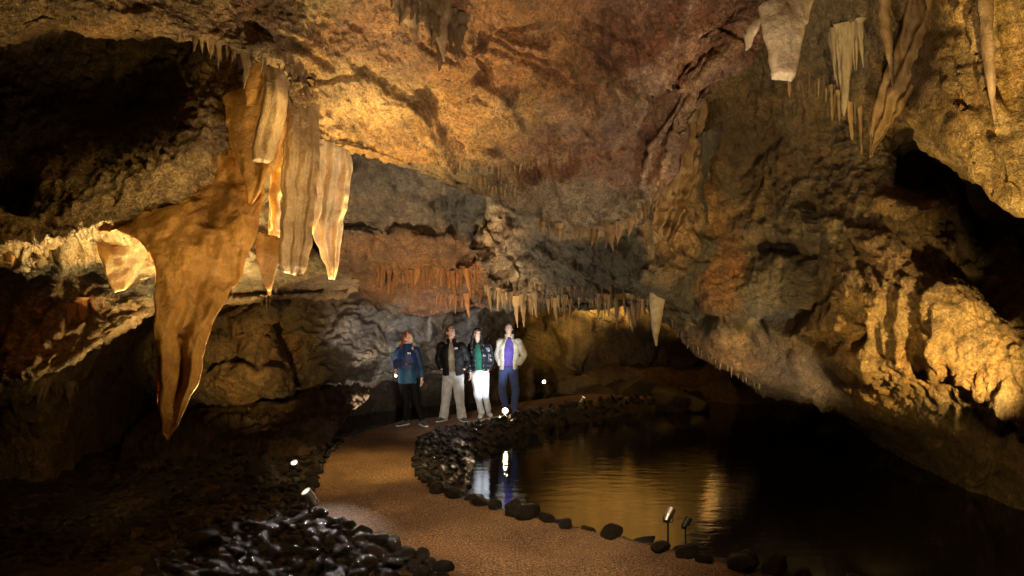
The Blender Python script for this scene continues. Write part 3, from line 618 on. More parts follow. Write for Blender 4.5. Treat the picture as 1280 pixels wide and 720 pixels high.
blade('flowstone_column', [
    (352, 60, 4.7, 398, 70, 4.75, .10), (354, 110, 4.6, 401, 120, 4.65, .13), (355, 160, 4.55, 400, 170, 4.6, .14), (353, 210, 4.52, 399, 215, 4.58, .14), (350, 260, 4.5, 394, 262, 4.56, .14), (349, 300, 4.5, 389, 302, 4.54, .13), (348, 330, 4.5, 382, 333, 4.52, .10), (350, 342, 4.5, 378, 346, 4.52, .05)], COLUMN, nu=46, seg=12,
    folds=[(1.2, .2, .035, .1), (3, .5, .014, .3), (6, .1, .005, .4)], bumpy=.016, edge=.5, seed=6, label='tall grey brown rounded column with a pale broken tip, right of the largest curtain', cat='flowstone')
blade('calcite_curtain', [
    (344, 150, 4.9, 356, 140, 4.95, .03), (340, 200, 4.88, 356, 200, 4.9, .03), (338, 250, 4.86, 352, 250, 4.9, .03), (334, 290, 4.84, 350, 290, 4.88, .025), (334, 312, 4.84, 349, 312, 4.86, .015)], CURTAIN_PALE, nu=24, seg=12,
    folds=[(1, .2, .02, .8)], bumpy=.02, seed=7, label='narrow bright crusted strip glowing between the largest curtain and the tall column', cat='calcite curtain')
blade('calcite_curtain', [
    (397, 170, 5.0, 434, 190, 5.15, .05), (396, 200, 5.0, 440, 206, 5.15, .05), (392, 240, 4.96, 437, 240, 5.12, .05), (388, 275, 4.95, 431, 275, 5.1, .045), (396, 305, 4.97, 425, 308, 5.06, .035), (407, 330, 5.0, 422, 332, 5.04, .03), (411, 348, 5.0, 419, 349, 5.03, .015)], CURTAIN_PALE, nu=50, seg=12,
    folds=[(2.6, .1, .05, .3), (5, .3, .018, .4), (10, .3, .005, .4)], bumpy=.014, seed=8, label='cream pleated curtain, the palest one, at the right end of the drapery cluster', cat='calcite curtain')
blade('calcite_curtain', [
    (380, 190, 4.9, 402, 180, 4.95, .04), (384, 230, 4.9, 404, 230, 4.92, .04), (383, 265, 4.9, 400, 268, 4.92, .03), (385, 294, 4.9, 389, 295, 4.9, .012)], CURTAIN_PALE, nu=24, seg=10,
    folds=[(1, .2, .02, .2)], seed=9, label='short cream point tucked between the tall column and the palest curtain', cat='calcite curtain')
blade('calcite_curtain', [
    (322, 290, 4.75, 352, 300, 4.75, .03), (320, 318, 4.72, 350, 322, 4.72, .03), (326, 345, 4.7, 343, 345, 4.7, .025), (334, 367, 4.7, 337, 368, 4.7, .01)], COLUMN, nu=22, seg=9,
    folds=[(1, .2, .015, .2)], seed=10, label='small dark leaf shaped curtain hanging below the bright strip', cat='calcite curtain')
blade('flowstone_column', [(402, 340, 9.9, 420, 343, 9.9, .2), (401, 360, 9.8, 418, 358, 9.8, .2), (403, 377, 9.8, 413, 374, 9.8, .12)], SPEL_RUST, nu=20, seg=8, edge=.5, seed=11, label='rusty stump hanging under the low left corner of the orange ceiling lobe', cat='flowstone')
blade('flowstone_column', [(1, 292, 4.2, 20, 294, 4.2, .1), (3, 312, 4.15, 18, 312, 4.15, .08), (6, 329, 4.15, 15, 329, 4.15, .05)], CURTAIN, nu=18, seg=8, edge=.5, seed=12, label='amber stump under the lit shelf at the far left edge', cat='flowstone')
# right side
blade('calcite_curtain', [
    (944, -16, 4.8, 1020, -14, 4.75, .12), (948, 12, 4.7, 1014, 8, 4.7, .13), (954, 36, 4.66, 1006, 38, 4.66, .14), (960, 62, 4.64, 1000, 66, 4.64, .14), (963, 90, 4.62, 994, 90, 4.62, .13), (964, 101, 4.62, 990, 101, 4.62, .09)], CURTAIN_PALE, nu=40, seg=10,
    folds=[(1, .1, .02, .1)], bumpy=.01, edge=.5, seed=13, label='broad pale curtain with a squared off lower end at the upper right ceiling edge', cat='calcite curtain')
blade('calcite_curtain', [(928, 10, 4.85, 956, 5, 4.8, .05), (929, 36, 4.8, 950, 30, 4.76, .05), (932, 52, 4.78, 941, 50, 4.78, .03), (933, 63, 4.77, 936, 63, 4.77, .012)], CURTAIN_PALE, nu=20, seg=8, seed=14,
    label='short pale point just left of the squared off curtain at the top right', cat='calcite curtain')
blade('calcite_curtain', [
    (830, 60, 7.2, 868, 66, 7.5, .10), (840, 120, 7.2, 876, 130, 7.7, .10), (834, 175, 7.3, 877, 190, 7.8, .10), (824, 220, 7.5, 868, 228, 7.85, .10), (818, 255, 7.6, 856, 258, 7.9, .08), (816, 280, 7.7, 850, 284, 7.9, .06), (822, 300, 7.8, 838, 302, 7.85, .03)], FLOW, nu=80, seg=12,
    folds=[(4, .1, .07, .3), (9, .3, .03, .5), (17, .1, .012, .6)], bumpy=.05, seed=15, label='tan pleated drapery below the curved ceiling edge right of centre', cat='calcite curtain')
blade('calcite_curtain', [
    (1140, -30, 6.0, 1180, -30, 5.9, .06), (1126, 40, 6.3, 1166, 40, 6.1, .07), (1108, 90, 6.6, 1150, 95, 6.3, .07), (1092, 140, 6.8, 1126, 140, 6.6, .06), (1088, 175, 6.9, 1104, 170, 6.8, .04), (1086, 196, 6.9, 1089, 196, 6.9, .015)], FLOW, nu=36, seg=10,
    folds=[(2, .1, .05, .3)], bumpy=.02, seed=17, label='dim brown curtain hanging beside the near flank at the upper right', cat='calcite curtain')
blade('flowstone_column', [(812, 352, 9.0, 834, 356, 9.0, .2), (812, 378, 8.95, 830, 380, 8.95, .18), (814, 402, 8.95, 826, 402, 8.95, .12), (817, 420, 8.95, 823, 420, 8.95, .07), (819, 433, 8.95, 821, 433, 8.95, .02)], SPEL_PALE, nu=24, seg=10, edge=.5, seed=18,
    label='long grey white stalactite, the longest in the fringe right of the visitors', cat='stalactite')
for (rows, lab) in [
    ([(1098, -10, 5.9, 1112, -10, 5.9, .09), (1100, 30, 5.9, 1113, 30, 5.9, .08), (1108, 70, 5.9, 1117, 70, 5.9, .05), (1116, 112, 5.9, 1118, 112, 5.9, .015)], 'long narrow brown stalactite at the top, between the pale drip cluster and the near flank'),
    ([(1222, -20, 4.2, 1242, -20, 4.2, .09), (1226, 30, 4.2, 1240, 30, 4.2, .08), (1232, 90, 4.25, 1242, 90, 4.25, .06), (1244, 150, 4.35, 1250, 150, 4.35, .02)], 'thin crooked rope of flowstone running down the gold flank at the upper right')]:
    blade('stalactite', rows, COLUMN, nu=16, seg=10, edge=.5, seed=19+rows[0][0], label=lab, cat='stalactite')

for rows, lab in [([(500, -6, 4.35, 530, -4, 4.35, .10), (502, 20, 4.38, 527, 22, 4.38, .09), (510, 38, 4.4, 523, 40, 4.4, .06), (518, 58, 4.4, 521, 58, 4.4, .015)], 'broad dark fang in the clump at the top middle of the ceiling'),
    ([(540, 20, 4.5, 558, 22, 4.5, .08), (543, 50, 4.5, 555, 50, 4.5, .06), (546, 75, 4.5, 552, 75, 4.5, .04), (548, 92, 4.5, 550, 92, 4.5, .012)], 'longest dark spike in the clump at the top middle of the ceiling')]:
    blade('stalactite', rows, SPEL_DARK, nu=18, seg=8, edge=.5, seed=rows[0][0], label=lab, cat='stalactite')
def stal_mesh(seed, sides=10, rings=12, kind='cone'):
    r_ = np.random.RandomState(seed); V = []; Fc = []
    bx, by = r_.normal(size=2)*.06
    for i in range(rings):
        t_ = i/(rings-1)
        rad = (1-t_)**(.75 if kind == 'cone' else .3)*(.5 if kind == 'cone' else .35)
        rad *= 1+.18*math.sin(t_*17+seed)+.1*r_.normal()
        if t_ < .15: rad *= 1+.35*(.15-t_)/.15
        rad = max(rad, .05)
        for j in range(sides):
            a = 2*math.pi*j/sides; q = rad*(1+.2*math.sin(3*a+seed+2*t_))
            V.append((math.cos(a)*q+bx*t_*t_*4, math.sin(a)*q+by*t_*t_*4, -t_))
    for i in range(rings-1):
        for j in range(sides):
            a = i*sides+j; b2 = i*sides+(j+1) % sides
            Fc.append((a, a+sides, b2+sides, b2))
    V.append((V[-1][0], V[-1][1], -1.02)); n = len(V)-1
    for j in range(sides): Fc.append(((rings-1)*sides+(j+1) % sides, (rings-1)*sides+j, n))
    me = mesh_from('stalactite', V, Fc); me.polygons.foreach_set('use_smooth', [True]*len(me.polygons)); return me
_sm = {}
def stal(mat, v):
    k = (mat.name, v)
    if k not in _sm:
        me = stal_mesh(v*7+3, kind='straw' if v >= 5 else 'cone'); me.materials.append(mat); _sm[k] = me
    return _sm[k]
def fringe(poly, n, lpx, mat, label, group, wr=(.22, .4), straw=.2, inset=6, zig=2, dj=.15, power=1.6):
    """n stalactites along a ceiling lip given as (x, y, depth)"""
    p = np.array(poly, float); seg_ = np.hypot(np.diff(p[:, 0]), np.diff(p[:, 1])); s = np.concatenate([[0], np.cumsum(seg_)])
    for i in range(n):
        q = (i+rng.random())/n*s[-1]; x, y, d = [np.interp(q, s, p[:, c]) for c in range(3)]
        d += rng.uniform(-dj, dj); y += rng.uniform(-zig, zig)
        cl_ = .5+noise(np.array([[q*.045, lpx[1]*.7, n*1.3]]))[0]
        if cl_ < .22 and rng.random() < .7: continue
        ok_, hit_, _, _, _, _ = sc.ray_cast(DG, camo.location, (at(x, y-inset, d)-camo.location).normalized())
        if ok_ and abs(hit_.y-d) < 1.1: d = hit_.y+.02
        L = (lpx[0]+(lpx[1]-lpx[0])*min(1.15, .35+.95*cl_)*rng.random()**power+inset)/F*d
        v = rng.randrange(5, 7) if rng.random() < straw else rng.randrange(5)
        w_ = L*rng.uniform(*wr) if v < 5 else L*rng.uniform(.12, .2)
        w_ = max(w_, .02)
        SQ.append((L/d, stal(mat, v), at(x, y-inset, d), (w_, w_, L), (rng.uniform(-.05, .05), rng.uniform(-.05, .05), rng.uniform(0, 6.28)), label, group))
SQ = []
from mathutils import Euler
def joined(name, items, label, cat):
    VV = []; FF = []; MI = []; mats = []; nn = 0
    for me_, loc_, sc_, ro_ in items:
        Mx = np.array(Matrix.LocRotScale(Vector(loc_), Euler(ro_), Vector(sc_)))
        P = np.empty(len(me_.vertices)*3); me_.vertices.foreach_get('co', P); P = P.reshape(-1, 3)@Mx[:3, :3].T+Mx[:3, 3]
        if me_.materials[0] not in mats: mats.append(me_.materials[0])
        for f in me_.polygons: FF.append([i+nn for i in f.vertices]); MI.append(mats.index(me_.materials[0]))
        VV.append(P); nn += len(P)
    me = bpy.data.meshes.new(name); me.from_pydata(np.concatenate(VV).tolist(), [], FF)
    for m_ in mats: me.materials.append(m_)
    me.polygons.foreach_set('material_index', MI); me.polygons.foreach_set('use_smooth', [True]*len(FF)); me.update()
    o = bpy.data.objects.new(name, me); COL.objects.link(o); return tag(o, label, cat, kind='stuff')
def flush_stalactites():
    SQ.sort(key=lambda q: -q[0])
    for _, me_, loc_, sc_, ro_, lab_, gr_ in SQ[:288]:
        o = bpy.data.objects.new('stalactite', me_); COL.objects.link(o); o.location = loc_; o.scale = sc_; o.rotation_euler = ro_; tag(o, lab_, 'stalactite', gr_)
    joined('tiny_stalactites', [q[1:5] for q in SQ[288:]], 'mass of the tiniest stalactites scattered along the ceiling lips', 'stalactites')
fringe([(672, 281, 6.95), (700, 287, 7.05), (745, 292, 7.1), (785, 280, 6.95), (812, 256, 6.6), (834, 232, 6.3)], 48, (8, 26), SPEL, 'small tan stalactite in the row along the lip of the ceiling overhang right of centre', 'stalactites along the lip of the pale overhang')
fringe([(585, 224, 6.35), (610, 232, 6.5), (648, 246, 6.8)], 13, (5, 17), SPEL, 'small tan stalactite in the short row on the ceiling edge above the right hand visitors', 'stalactites on the ceiling edge above the visitors', inset=8)
fringe([(548, 208, 6.1), (590, 214, 6.3), (640, 214, 6.2), (690, 206, 6.1)], 16, (2, 9), SPEL, 'tiny stalactite on the golden ridge crossing the middle of the ceiling', 'tiny stalactites on the ceiling ridge', inset=8)
fringe([(604, 364, 10.0), (640, 374, 9.7), (690, 377, 9.6), (720, 378, 9.5), (780, 375, 9.4), (812, 380, 9.2)], 84, (4, 34), SPEL, 'short stalactite in the dense fringe under the dark hanging rock', 'stalactites fringing the dark hanging rock', power=1.9, wr=(.14, .32), zig=4, dj=.3)
fringe([(620, 355, 9.5), (690, 364, 9.4), (780, 362, 9.3)], 24, (6, 18), SPEL_DARK, 'dark stubby stalactite on the face of the hanging rock just above its fringe', 'dark stalactites above the fringe', dj=.1)
fringe([(748, 378, 10.4), (775, 378, 10.6), (800, 382, 10.6)], 14, (18, 46), CURTAIN_PALE, 'yellow lit stalactite behind the fringe, right of the visitors', 'yellow lit stalactites behind the fringe', wr=(.15, .3))
fringe([(470, 338, 9.45), (500, 346, 9.6), (530, 340, 9.6), (565, 346, 9.65), (600, 334, 9.35)], 40, (10, 30), SPEL_RUST, 'rust coloured stalactite in the comb crossing the orange ceiling lobe', 'rusty stalactites on the orange lobe')
fringe([(545, 372, 10.3), (575, 376, 10.3), (602, 366, 10.1)], 12, (8, 26), SPEL_RUST, 'rusty stalactite hanging from the lower right rim of the orange ceiling lobe', 'rusty stalactites on the rim of the orange lobe')
fringe([(836, 400, 9.95), (868, 438, 9.95), (905, 460, 9.9), (950, 488, 9.8)], 20, (2, 9), SPEL_DARK, 'rusty spike on the ragged lower edge of the right wall beside the far chamber', 'rusty spikes on the lower edge of the right wall')
fringe([(1040, 42, 6.9), (1058, 36, 6.9), (1078, 30, 6.9)], 11, (35, 118), SPEL_PALE, 'long pale dripping stalactite in the slender cluster at the upper right', 'pale slender stalactite cluster', wr=(.10, .16), dj=.12, power=1.0)
fringe([(985, 90, 7.6), (1020, 95, 7.4), (1090, 150, 7.2)], 16, (20, 60), SPEL, 'thin straw stalactite on the brown wall below the pale slender cluster', 'straw stalactites on the brown wall', wr=(.07, .12), straw=.7)
fringe([(222, 42, 3.85), (262, 50, 3.95), (300, 62, 4.05), (350, 72, 4.2), (398, 120, 4.5)], 26, (8, 38), SPEL, 'brown stalactite in the row above the drapery cluster at the left', 'stalactites above the draperies', straw=.35)
fringe([(262, 58, 4.2), (310, 70, 4.3), (395, 100, 4.6)], 16, (10, 42), SPEL_DARK, 'dark stalactite behind the row above the drapery cluster', 'dark stalactites above the draperies')
fringe([(490, -8, 4.4), (515, 0, 4.45), (548, 12, 4.5), (552, 30, 4.6), (585, 38, 4.65)], 24, (14, 66), SPEL_DARK, 'dark hanging stalactite in the clump at the top middle of the ceiling', 'dark stalactites at the top of the ceiling', wr=(.25, .5), inset=18)
fringe([(-5, 388, 5.3), (40, 395, 5.35), (90, 388, 5.6), (130, 372, 5.9)], 20, (12, 42), SPEL_RUST, 'brown drip shaped stalactite on the low bulge at the left edge', 'brown drips on the low left bulge', inset=10, wr=(.22, .4))
fringe([(0, 468, 6.6), (60, 478, 7.0), (120, 486, 8.5)], 18, (8, 34), SPEL_DARK, 'dim brown stalactite under the low bulge at the left edge', 'dim stalactites under the low left bulge')
fringe([(376, 485, 11.9), (400, 486, 12.2)], 7, (4, 12), SPEL, 'small stalactite in the corner under the rear wall left of the visitors', 'stalactites under the rear wall')
fringe([(325, 374, 7.9), (352, 372, 8.1)], 6, (8, 22), SPEL, 'thin pale straw hanging in the gap below the tall column', 'straws below the tall column', wr=(.1, .15))
flush_stalactites()
# ------------------------------------------------------------------ cobbles
COB = rock_material('wet dark cobble', .8, .68, attr=False, base=(.028, .024, .022), obj=True, streak=0)
def cobble_mesh(seed):
    bm = bmesh.new(); bmesh.ops.create_icosphere(bm, subdivisions=3, radius=1)
    r_ = np.random.RandomState(seed); P = np.array([v.co for v in bm.verts])
    for k in range(9):                                     # worn facets
        n = r_.normal(size=3); n /= np.linalg.norm(n); h = r_.uniform(.52, .82); dd = P@n
        P = P-n*(np.maximum(dd-h, 0)*.85)[:, None]
    P *= (1+.12*fbm(P*1.1+seed*3, 2)+.02*noise(P*5))[:, None]
    P *= np.array([1, r_.uniform(.68, .9), r_.uniform(.5, .72)])
    for v, p in zip(bm.verts, P): v.co = p
    me = bpy.data.meshes.new('cobblestone'); bm.to_mesh(me); bm.free()
    me.polygons.foreach_set('use_smooth', [True]*len(me.polygons)); me.materials.append(COB); return me
COBS = [cobble_mesh(s) for s in range(9)]
def gz(x, y):
    z, s = ground_z(np.array([[x]]), np.array([[y]])); return float(z[0, 0]), float(s[0, 0])
_placed = []
def cobble(x, y, r, label, group, z=None, tilt=.35, rz=None, sep=.8, mat=None, name='cobblestone'):
    for (a, b_, c) in _placed:
        if (a-x)**2+(b_-y)**2 < ((r+c)*sep)**2: return False
    _placed.append((x, y, r))
    z0 = gz(x, y)[0] if z is None else z
    s = r*rng.uniform(.9, 1.1)
    QUEUE.append((r/y*(9 if group is None else 1), rng.choice(COBS), (x, y, z0+r*.28), (s*rng.uniform(.95, 1.25), s, s*rng.uniform(.85, 1.15)),
        (rng.uniform(-tilt, tilt), rng.uniform(-tilt, tilt), rng.uniform(0, 6.28) if rz is None else rz), label, group)); return True
QUEUE = []
def along(px, step, jit, off):
    P = [on(*p) for p in px]; out = []
    for a, b_ in zip(P[:-1], P[1:]):
        L = (b_-a).length; n = max(1, round(L/step)); t_ = (b_-a)/L; nr = Vector((-t_.y, t_.x, 0))
        for i in range(n):
            q = a.lerp(b_, (i+rng.random()*jit)/n)+nr*off*rng.uniform(.4, 1.4); out.append((q.x, q.y))
    return out
# pool edge in the foreground
for x, y in along([(546, 613), (600, 629), (700, 655), (780, 673), (850, 692), (950, 716), (1100, 752)], .22, .5, -.04)+along([(546, 613), (600, 629), (700, 655), (780, 673), (850, 692), (950, 716), (1100, 752)], .15, .9, .16):
    cobble(x, y, rng.uniform(.085, .145), 'wet dark cobble edging the path along the near side of the pool', 'cobbles edging the near side of the pool', sep=.7)
for off in (0, .16, .3, -.16):
    for x, y in along([(850, 684), (950, 697), (1060, 703), (1200, 711), (1300, 716)], .2, .6, off):
        cobble(x, y, rng.uniform(.08, .15), 'wet dark cobble on the shore at the bottom right of the pool', 'cobbles on the near right shore', sep=.66)
# cobbled bank of the causeway between path and pool
PB = [(660, 516), (590, 531), (545, 539), (526, 552), (520, 575), (526, 600), (548, 615)]
for k, off in enumerate((.0, .07, .15, .23, .32, .41, .5)):
    for x, y in along(PB, .10, .9, off if True else 0):
        cobble(x, y, rng.uniform(.05, .085), 'small dark cobble in the steep bank between the causeway and the pool', 'cobbles in the causeway bank', tilt=.9, sep=.62)
for k, off in enumerate((.0, .1, .2, .3, .42)):
    for x, y in along([(850, 488), (820, 494), (760, 500), (700, 509), (640, 520)], .17, .9, off):
        cobble(x, y, rng.uniform(.06, .12), 'dark cobble in the far bank of the causeway right of the visitors', 'cobbles in the far causeway bank', tilt=.9, sep=.7)
# heap in the left foreground and the rim of the path above it
HE = [on(560, 716), on(450, 668), on(396, 645), on(300, 660), on(180, 700), on(170, 735), on(560, 735)]
HE = [(p.x, p.y) for p in HE]
n_ = 0
for i in range(6000):
    x = rng.uniform(-3.1, -.3); y = rng.uniform(4.2, 6.8)
    if float(poly_sd(np.array([[x]]), np.array([[y]]), HE)[0, 0]) < .02 and n_ < 210:
        n_ += cobble(x, y, rng.choice([.06, .075, .09, .10, .125]), 'wet dark cobble in the heap beside the path in the left foreground', 'cobbles heaped in the left foreground', tilt=.5, sep=.56)
for off in (.0, .13, .26, .4, .55):
    for x, y in along([(396, 650), (384, 625), (392, 598), (410, 568), (430, 549)], .15, .9, off):
        cobble(x, y, rng.uniform(.05, .10), 'dark cobble along the left rim of the path bend', 'cobbles along the left rim of the path', tilt=.6)
cobble(*on(255, 690, -.1)[:2], .17, 'large rounded brown boulder, biggest of the left foreground heap', None, sep=0)
cobble(*on(1072, 700, -.2)[:2], .16, 'larger brown boulder at the near pool edge toward the right', None, sep=0)
cobble(*on(1215, 722, -.2)[:2], .2, 'rounded rusty boulder in the bottom right corner', None, sep=0)
cobble(*on(322, 632, -.2)[:2], .16, 'flat tan slab lying left of the lower floor lamp', None, sep=0)
# mounds on the far shore
for px_, py_, d_, r_ in ((790, 470, 16.8, .9), (830, 478, 16.4, .6), (745, 478, 17.0, .6), (870, 486, 16.2, .5), (700, 484, 17.2, .45)):
    c_ = at(px_, py_, d_); cobble(c_.x, c_.y, r_, 'broad dark mound of rock on the far shore of the pool, number of them together' if False else 'broad low mound of dark rock on the far shore of the pool', 'rock mounds on the far shore', z=-.34, tilt=.15, sep=0, name='rock_mound')
# rubble of the stream bed at the left
for i in range(260):
    px_ = rng.uniform(120, 400); py_ = rng.uniform(540, 700); p = on(px_, py_, -.2)
    if gz(p.x, p.y)[1] > .25: cobble(p.x, p.y, rng.uniform(.03, .075), 'dim brown stone scattered on the dark stream bed at the left', 'stones scattered on the stream bed', tilt=.5)

# the 290 that show largest become objects, the remaining gravel sized ones one mass
QUEUE.sort(key=lambda q: -q[0])
for _, me_, loc_, sc_, ro_, lab_, gr_ in QUEUE[:290]:
    o = bpy.data.objects.new('cobblestone', me_); COL.objects.link(o); o.location = loc_; o.scale = sc_; o.rotation_euler = ro_
    tag(o, lab_, 'cobblestone', gr_)
LOW = []
for k in range(5):
    bm = bmesh.new(); bmesh.ops.create_icosphere(bm, subdivisions=1, radius=1); P_ = np.array([v.co for v in bm.verts])*(1+.3*fbm(np.array([v.co for v in bm.verts])*1.3+k*7, 2))[:, None]*np.array([1, .8, .5])
    for v, q_ in zip(bm.verts, P_): v.co = q_
    me_ = bpy.data.meshes.new('grit'); bm.to_mesh(me_); bm.free(); me_.materials.append(COBS[0].materials[0]); LOW.append(me_)
GRIT = []
pxs = [(rng.uniform(-20, 420), 515+210*rng.random()**.8) for _ in range(3200)]
gw = [on(a_, b_, -.2) for a_, b_ in pxs]; zz, ss = ground_z(np.array([[p_.x for p_ in gw]]), np.array([[p_.y for p_ in gw]]))
for i_, p_ in enumerate(gw):
    if ss[0, i_] > .12:
        r_ = rng.choice((.012, .018, .025, .035, .05)); GRIT.append((0, rng.choice(LOW), (p_.x, p_.y, zz[0, i_]+.3*r_), (r_*rng.uniform(.9, 1.5), r_, r_*rng.uniform(.8, 1.2)), (rng.uniform(-.5, .5), rng.uniform(-.5, .5), rng.uniform(0, 6.28))))
joined('rubble', [q[1:5] for q in QUEUE[290:]+GRIT], 'mass of small dark stones along the banks and stream bed', 'rubble')
def spot(name, loc, target, power, col, size=60, blend=.5, rad=.04):
    l = bpy.data.lights.new(name, 'SPOT'); l.energy = power; l.color = col; l.spot_size = math.radians(size); l.spot_blend = blend
    l.shadow_soft_size = rad
    o = bpy.data.objects.new(name, l); COL.objects.link(o); o.location = loc
    o.rotation_euler = (Vector(target)-Vector(loc)).to_track_quat('-Z', 'Y').to_euler(); return o
def point(name, loc, power, col, rad=.05):
    l = bpy.data.lights.new(name, 'POINT'); l.energy = power; l.color = col; l.shadow_soft_size = rad
    o = bpy.data.objects.new(name, l); COL.objects.link(o); o.location = loc; return o
# ------------------------------------------------------------------ floor lamps
def metal(name, c, r=.3, mt=1.0):
    m, t, b = nt(name); b.inputs['Metallic'].default_value = mt; b.inputs['Base Color'].default_value = (*c, 1)
    n = tex(t, geo_pos(t), 60, 3); t.links.new(ramp(t, n, [(.3, r), (.7, r+.25)]), b.inputs['Roughness']); return m
STEEL = metal('brushed steel', (.62, .6, .57)); BLACKM = metal('black painted metal', (.02, .02, .02), .4, 0)
def emis(name, c, s):
    m, t, b = nt(name); b.inputs['Base Color'].default_value = (.8, .8, .8, 1); b.inputs['Emission Color'].default_value = (*c, 1); b.inputs['Emission Strength'].default_value = s; return m
GLOW_W = emis('lit warm lens', (1, .78, .45), 22); GLOW_S = emis('lit white lens', (1, .93, .8), 9); GLOW_Y = emis('lit amber lens', (1, .62, .18), .6)
def cyl_bm(bm, r0, r1, z0, z1, n=20):
    r = bmesh.ops.create_cone(bm, cap_ends=True, segments=n, radius1=r0, radius2=r1, depth=z1-z0, matrix=Matrix.Translation((0, 0, (z0+z1)/2)))
    return r
def bm_obj(name, fn, mat, parent, M=None):
    bm = bmesh.new(); fn(bm)
    if M is not None: bmesh.ops.transform(bm, matrix=M, verts=bm.verts[:])
    me = bpy.data.meshes.new(name); bm.to_mesh(me); bm.free()
    me.materials.append(mat); me.shade_auto_smooth if False else None
    o = bpy.data.objects.new(name, me); COL.objects.link(o); o.parent = parent; return o
def floor_lamp(loc, target, label, r=.055, L=.13, h=.16, glow=GLOW_S, power=0, col=(1, .8, .5), size=60, blend=.6, group=None, body=STEEL, name='floor_lamp', back=0):
    """can shaped spotlight on a yoke and a stake; its light leaves from the lens"""
    t = empty(name, loc, label=label, cat='floor lamp', group=group)
    dirv = (Vector(target)-(Vector(loc)+Vector((0, 0, h)))).normalized()
    q = dirv.to_track_quat('Z', 'Y').to_matrix().to_4x4(); M = Matrix.Translation((0, 0, h))@q
    def hous(bm):
        cyl_bm(bm, r*.75, r, -L*.5, L*.12); cyl_bm(bm, r*1.1, r*1.1, L*.12, L*.2)
        # hollow hood beyond the lens
        rr = bmesh.ops.create_cone(bm, cap_ends=False, segments=20, radius1=r*1.08, radius2=r*1.12, depth=L*.6, matrix=Matrix.Translation((0, 0, L*.5)))
        for k in range(3): cyl_bm(bm, r*.95, r*.95, -L*.42+k*L*.14, -L*.38+k*L*.14)
    bm_obj('housing', hous, body, t, M)
    bm_obj('lens', lambda bm: cyl_bm(bm, r*.92, r*.92, L*.2, L*.215), glow, t, M)
    def yoke(bm):
        for s in (-1, 1): bmesh.ops.create_cube(bm, size=1, matrix=Matrix.Translation((s*r*1.22, 0, h-r*.7))@Matrix.Diagonal((r*.14, r*.4, r*1.7, 1)))
        bmesh.ops.create_cube(bm, size=1, matrix=Matrix.Translation((0, 0, h-r*1.56))@Matrix.Diagonal((r*2.58, r*.4, r*.12, 1)))
    bm_obj('yoke', yoke, BLACKM, t)
    bm_obj('stake', lambda bm: cyl_bm(bm, r*.3, r*.22, -.2, h-r*1.5, 10), BLACKM, t)
    if power:
        p0 = Vector(loc)+Vector((0, 0, h))+dirv*(L*.95)
        spot('lamp_light', p0, target, power, col, size, blend, .03)
    return t
# ------------------------------------------------------------------ people
def ring_tube(bm, pts, rad, n=14, up=(0, -1, 0)):
    """closed tube; rad per point: r or (side, front)"""
    pts = [Vector(p) for p in pts]; rings = []
    for i, p in enumerate(pts):
        t_ = (pts[min(i+1, len(pts)-1)]-pts[max(i-1, 0)]).normalized()
        f = Vector(up); f = (f-t_*f.dot(t_))
        if f.length < .1: f = Vector((0, 0, 1))-t_*t_.z
        f.normalize(); s = t_.cross(f)
        r = rad[i]; a, b_ = (r, r) if not hasattr(r, '__len__') else r
        rings.append([bm.verts.new(p+s*math.cos(k*2*math.pi/n)*a+f*math.sin(k*2*math.pi/n)*b_) for k in range(n)])
    for r0, r1 in zip(rings[:-1], rings[1:]):
        for k in range(n): bm.faces.new((r0[k], r0[(k+1) % n], r1[(k+1) % n], r1[k]))
    bm.faces.new(rings[0][::-1]); bm.faces.new(rings[-1])
def curve(pts, n=5):
    """smooth a joint polyline; points are (x, y, z, ra, rb)"""
    p = np.array([[*q[:3], q[3], q[4] if len(q) > 4 else q[3]] for q in pts], float)
    ti = np.linspace(0, len(p)-1, (len(p)-1)*n+1); o = catmull(np.arange(len(p), dtype=float), p, ti)
    return [tuple(v[:3]) for v in o], [(v[3], v[4]) for v in o]
def limb(bm, pts, sub=5, **k):
    P, R_ = curve(pts, sub); ring_tube(bm, P, R_, **k)
def ball(bm, c, r, M=None):
    m4 = Matrix.Translation(c)@(M.to_4x4() if M else Matrix())@Matrix.Diagonal((*((r, r, r) if not hasattr(r, '__len__') else r), 1))
    bmesh.ops.create_uvsphere(bm, u_segments=18, v_segments=12, radius=1, matrix=m4)
def fuse(name, bm, mat, parent, voxel=.009, smooth=3, noise_amp=0, nscale=10, post=None):
    """fuse the shapes into one continuous skin"""
    me = bpy.data.meshes.new('tmp'); bmesh.ops.recalc_face_normals(bm, faces=bm.faces[:]); bm.to_mesh(me); bm.free()
    o = bpy.data.objects.new('tmp', me); COL.objects.link(o)
    md = o.modifiers.new('r', 'REMESH'); md.mode = 'VOXEL'; md.voxel_size = voxel
    if smooth: ms = o.modifiers.new('s', 'SMOOTH'); ms.factor = .5; ms.iterations = smooth
    dg = bpy.context.evaluated_depsgraph_get(); m2 = bpy.data.meshes.new_from_object(o.evaluated_get(dg)); bpy.data.objects.remove(o)
    m2.name = name; P = np.empty(len(m2.vertices)*3); m2.vertices.foreach_get('co', P); P = P.reshape(-1, 3)
    Nn = np.empty(len(m2.vertices)*3); m2.vertices.foreach_get('normal', Nn); Nn = Nn.reshape(-1, 3)
    if noise_amp: P = P+Nn*(noise_amp*fbm(P*nscale, 3))[:, None]
    if post is not None: P = post(P, Nn)
    m2.vertices.foreach_set('co', P.reshape(-1)); m2.update()
    m2.materials.clear(); return link(name, m2, parent=parent, mat=mat)
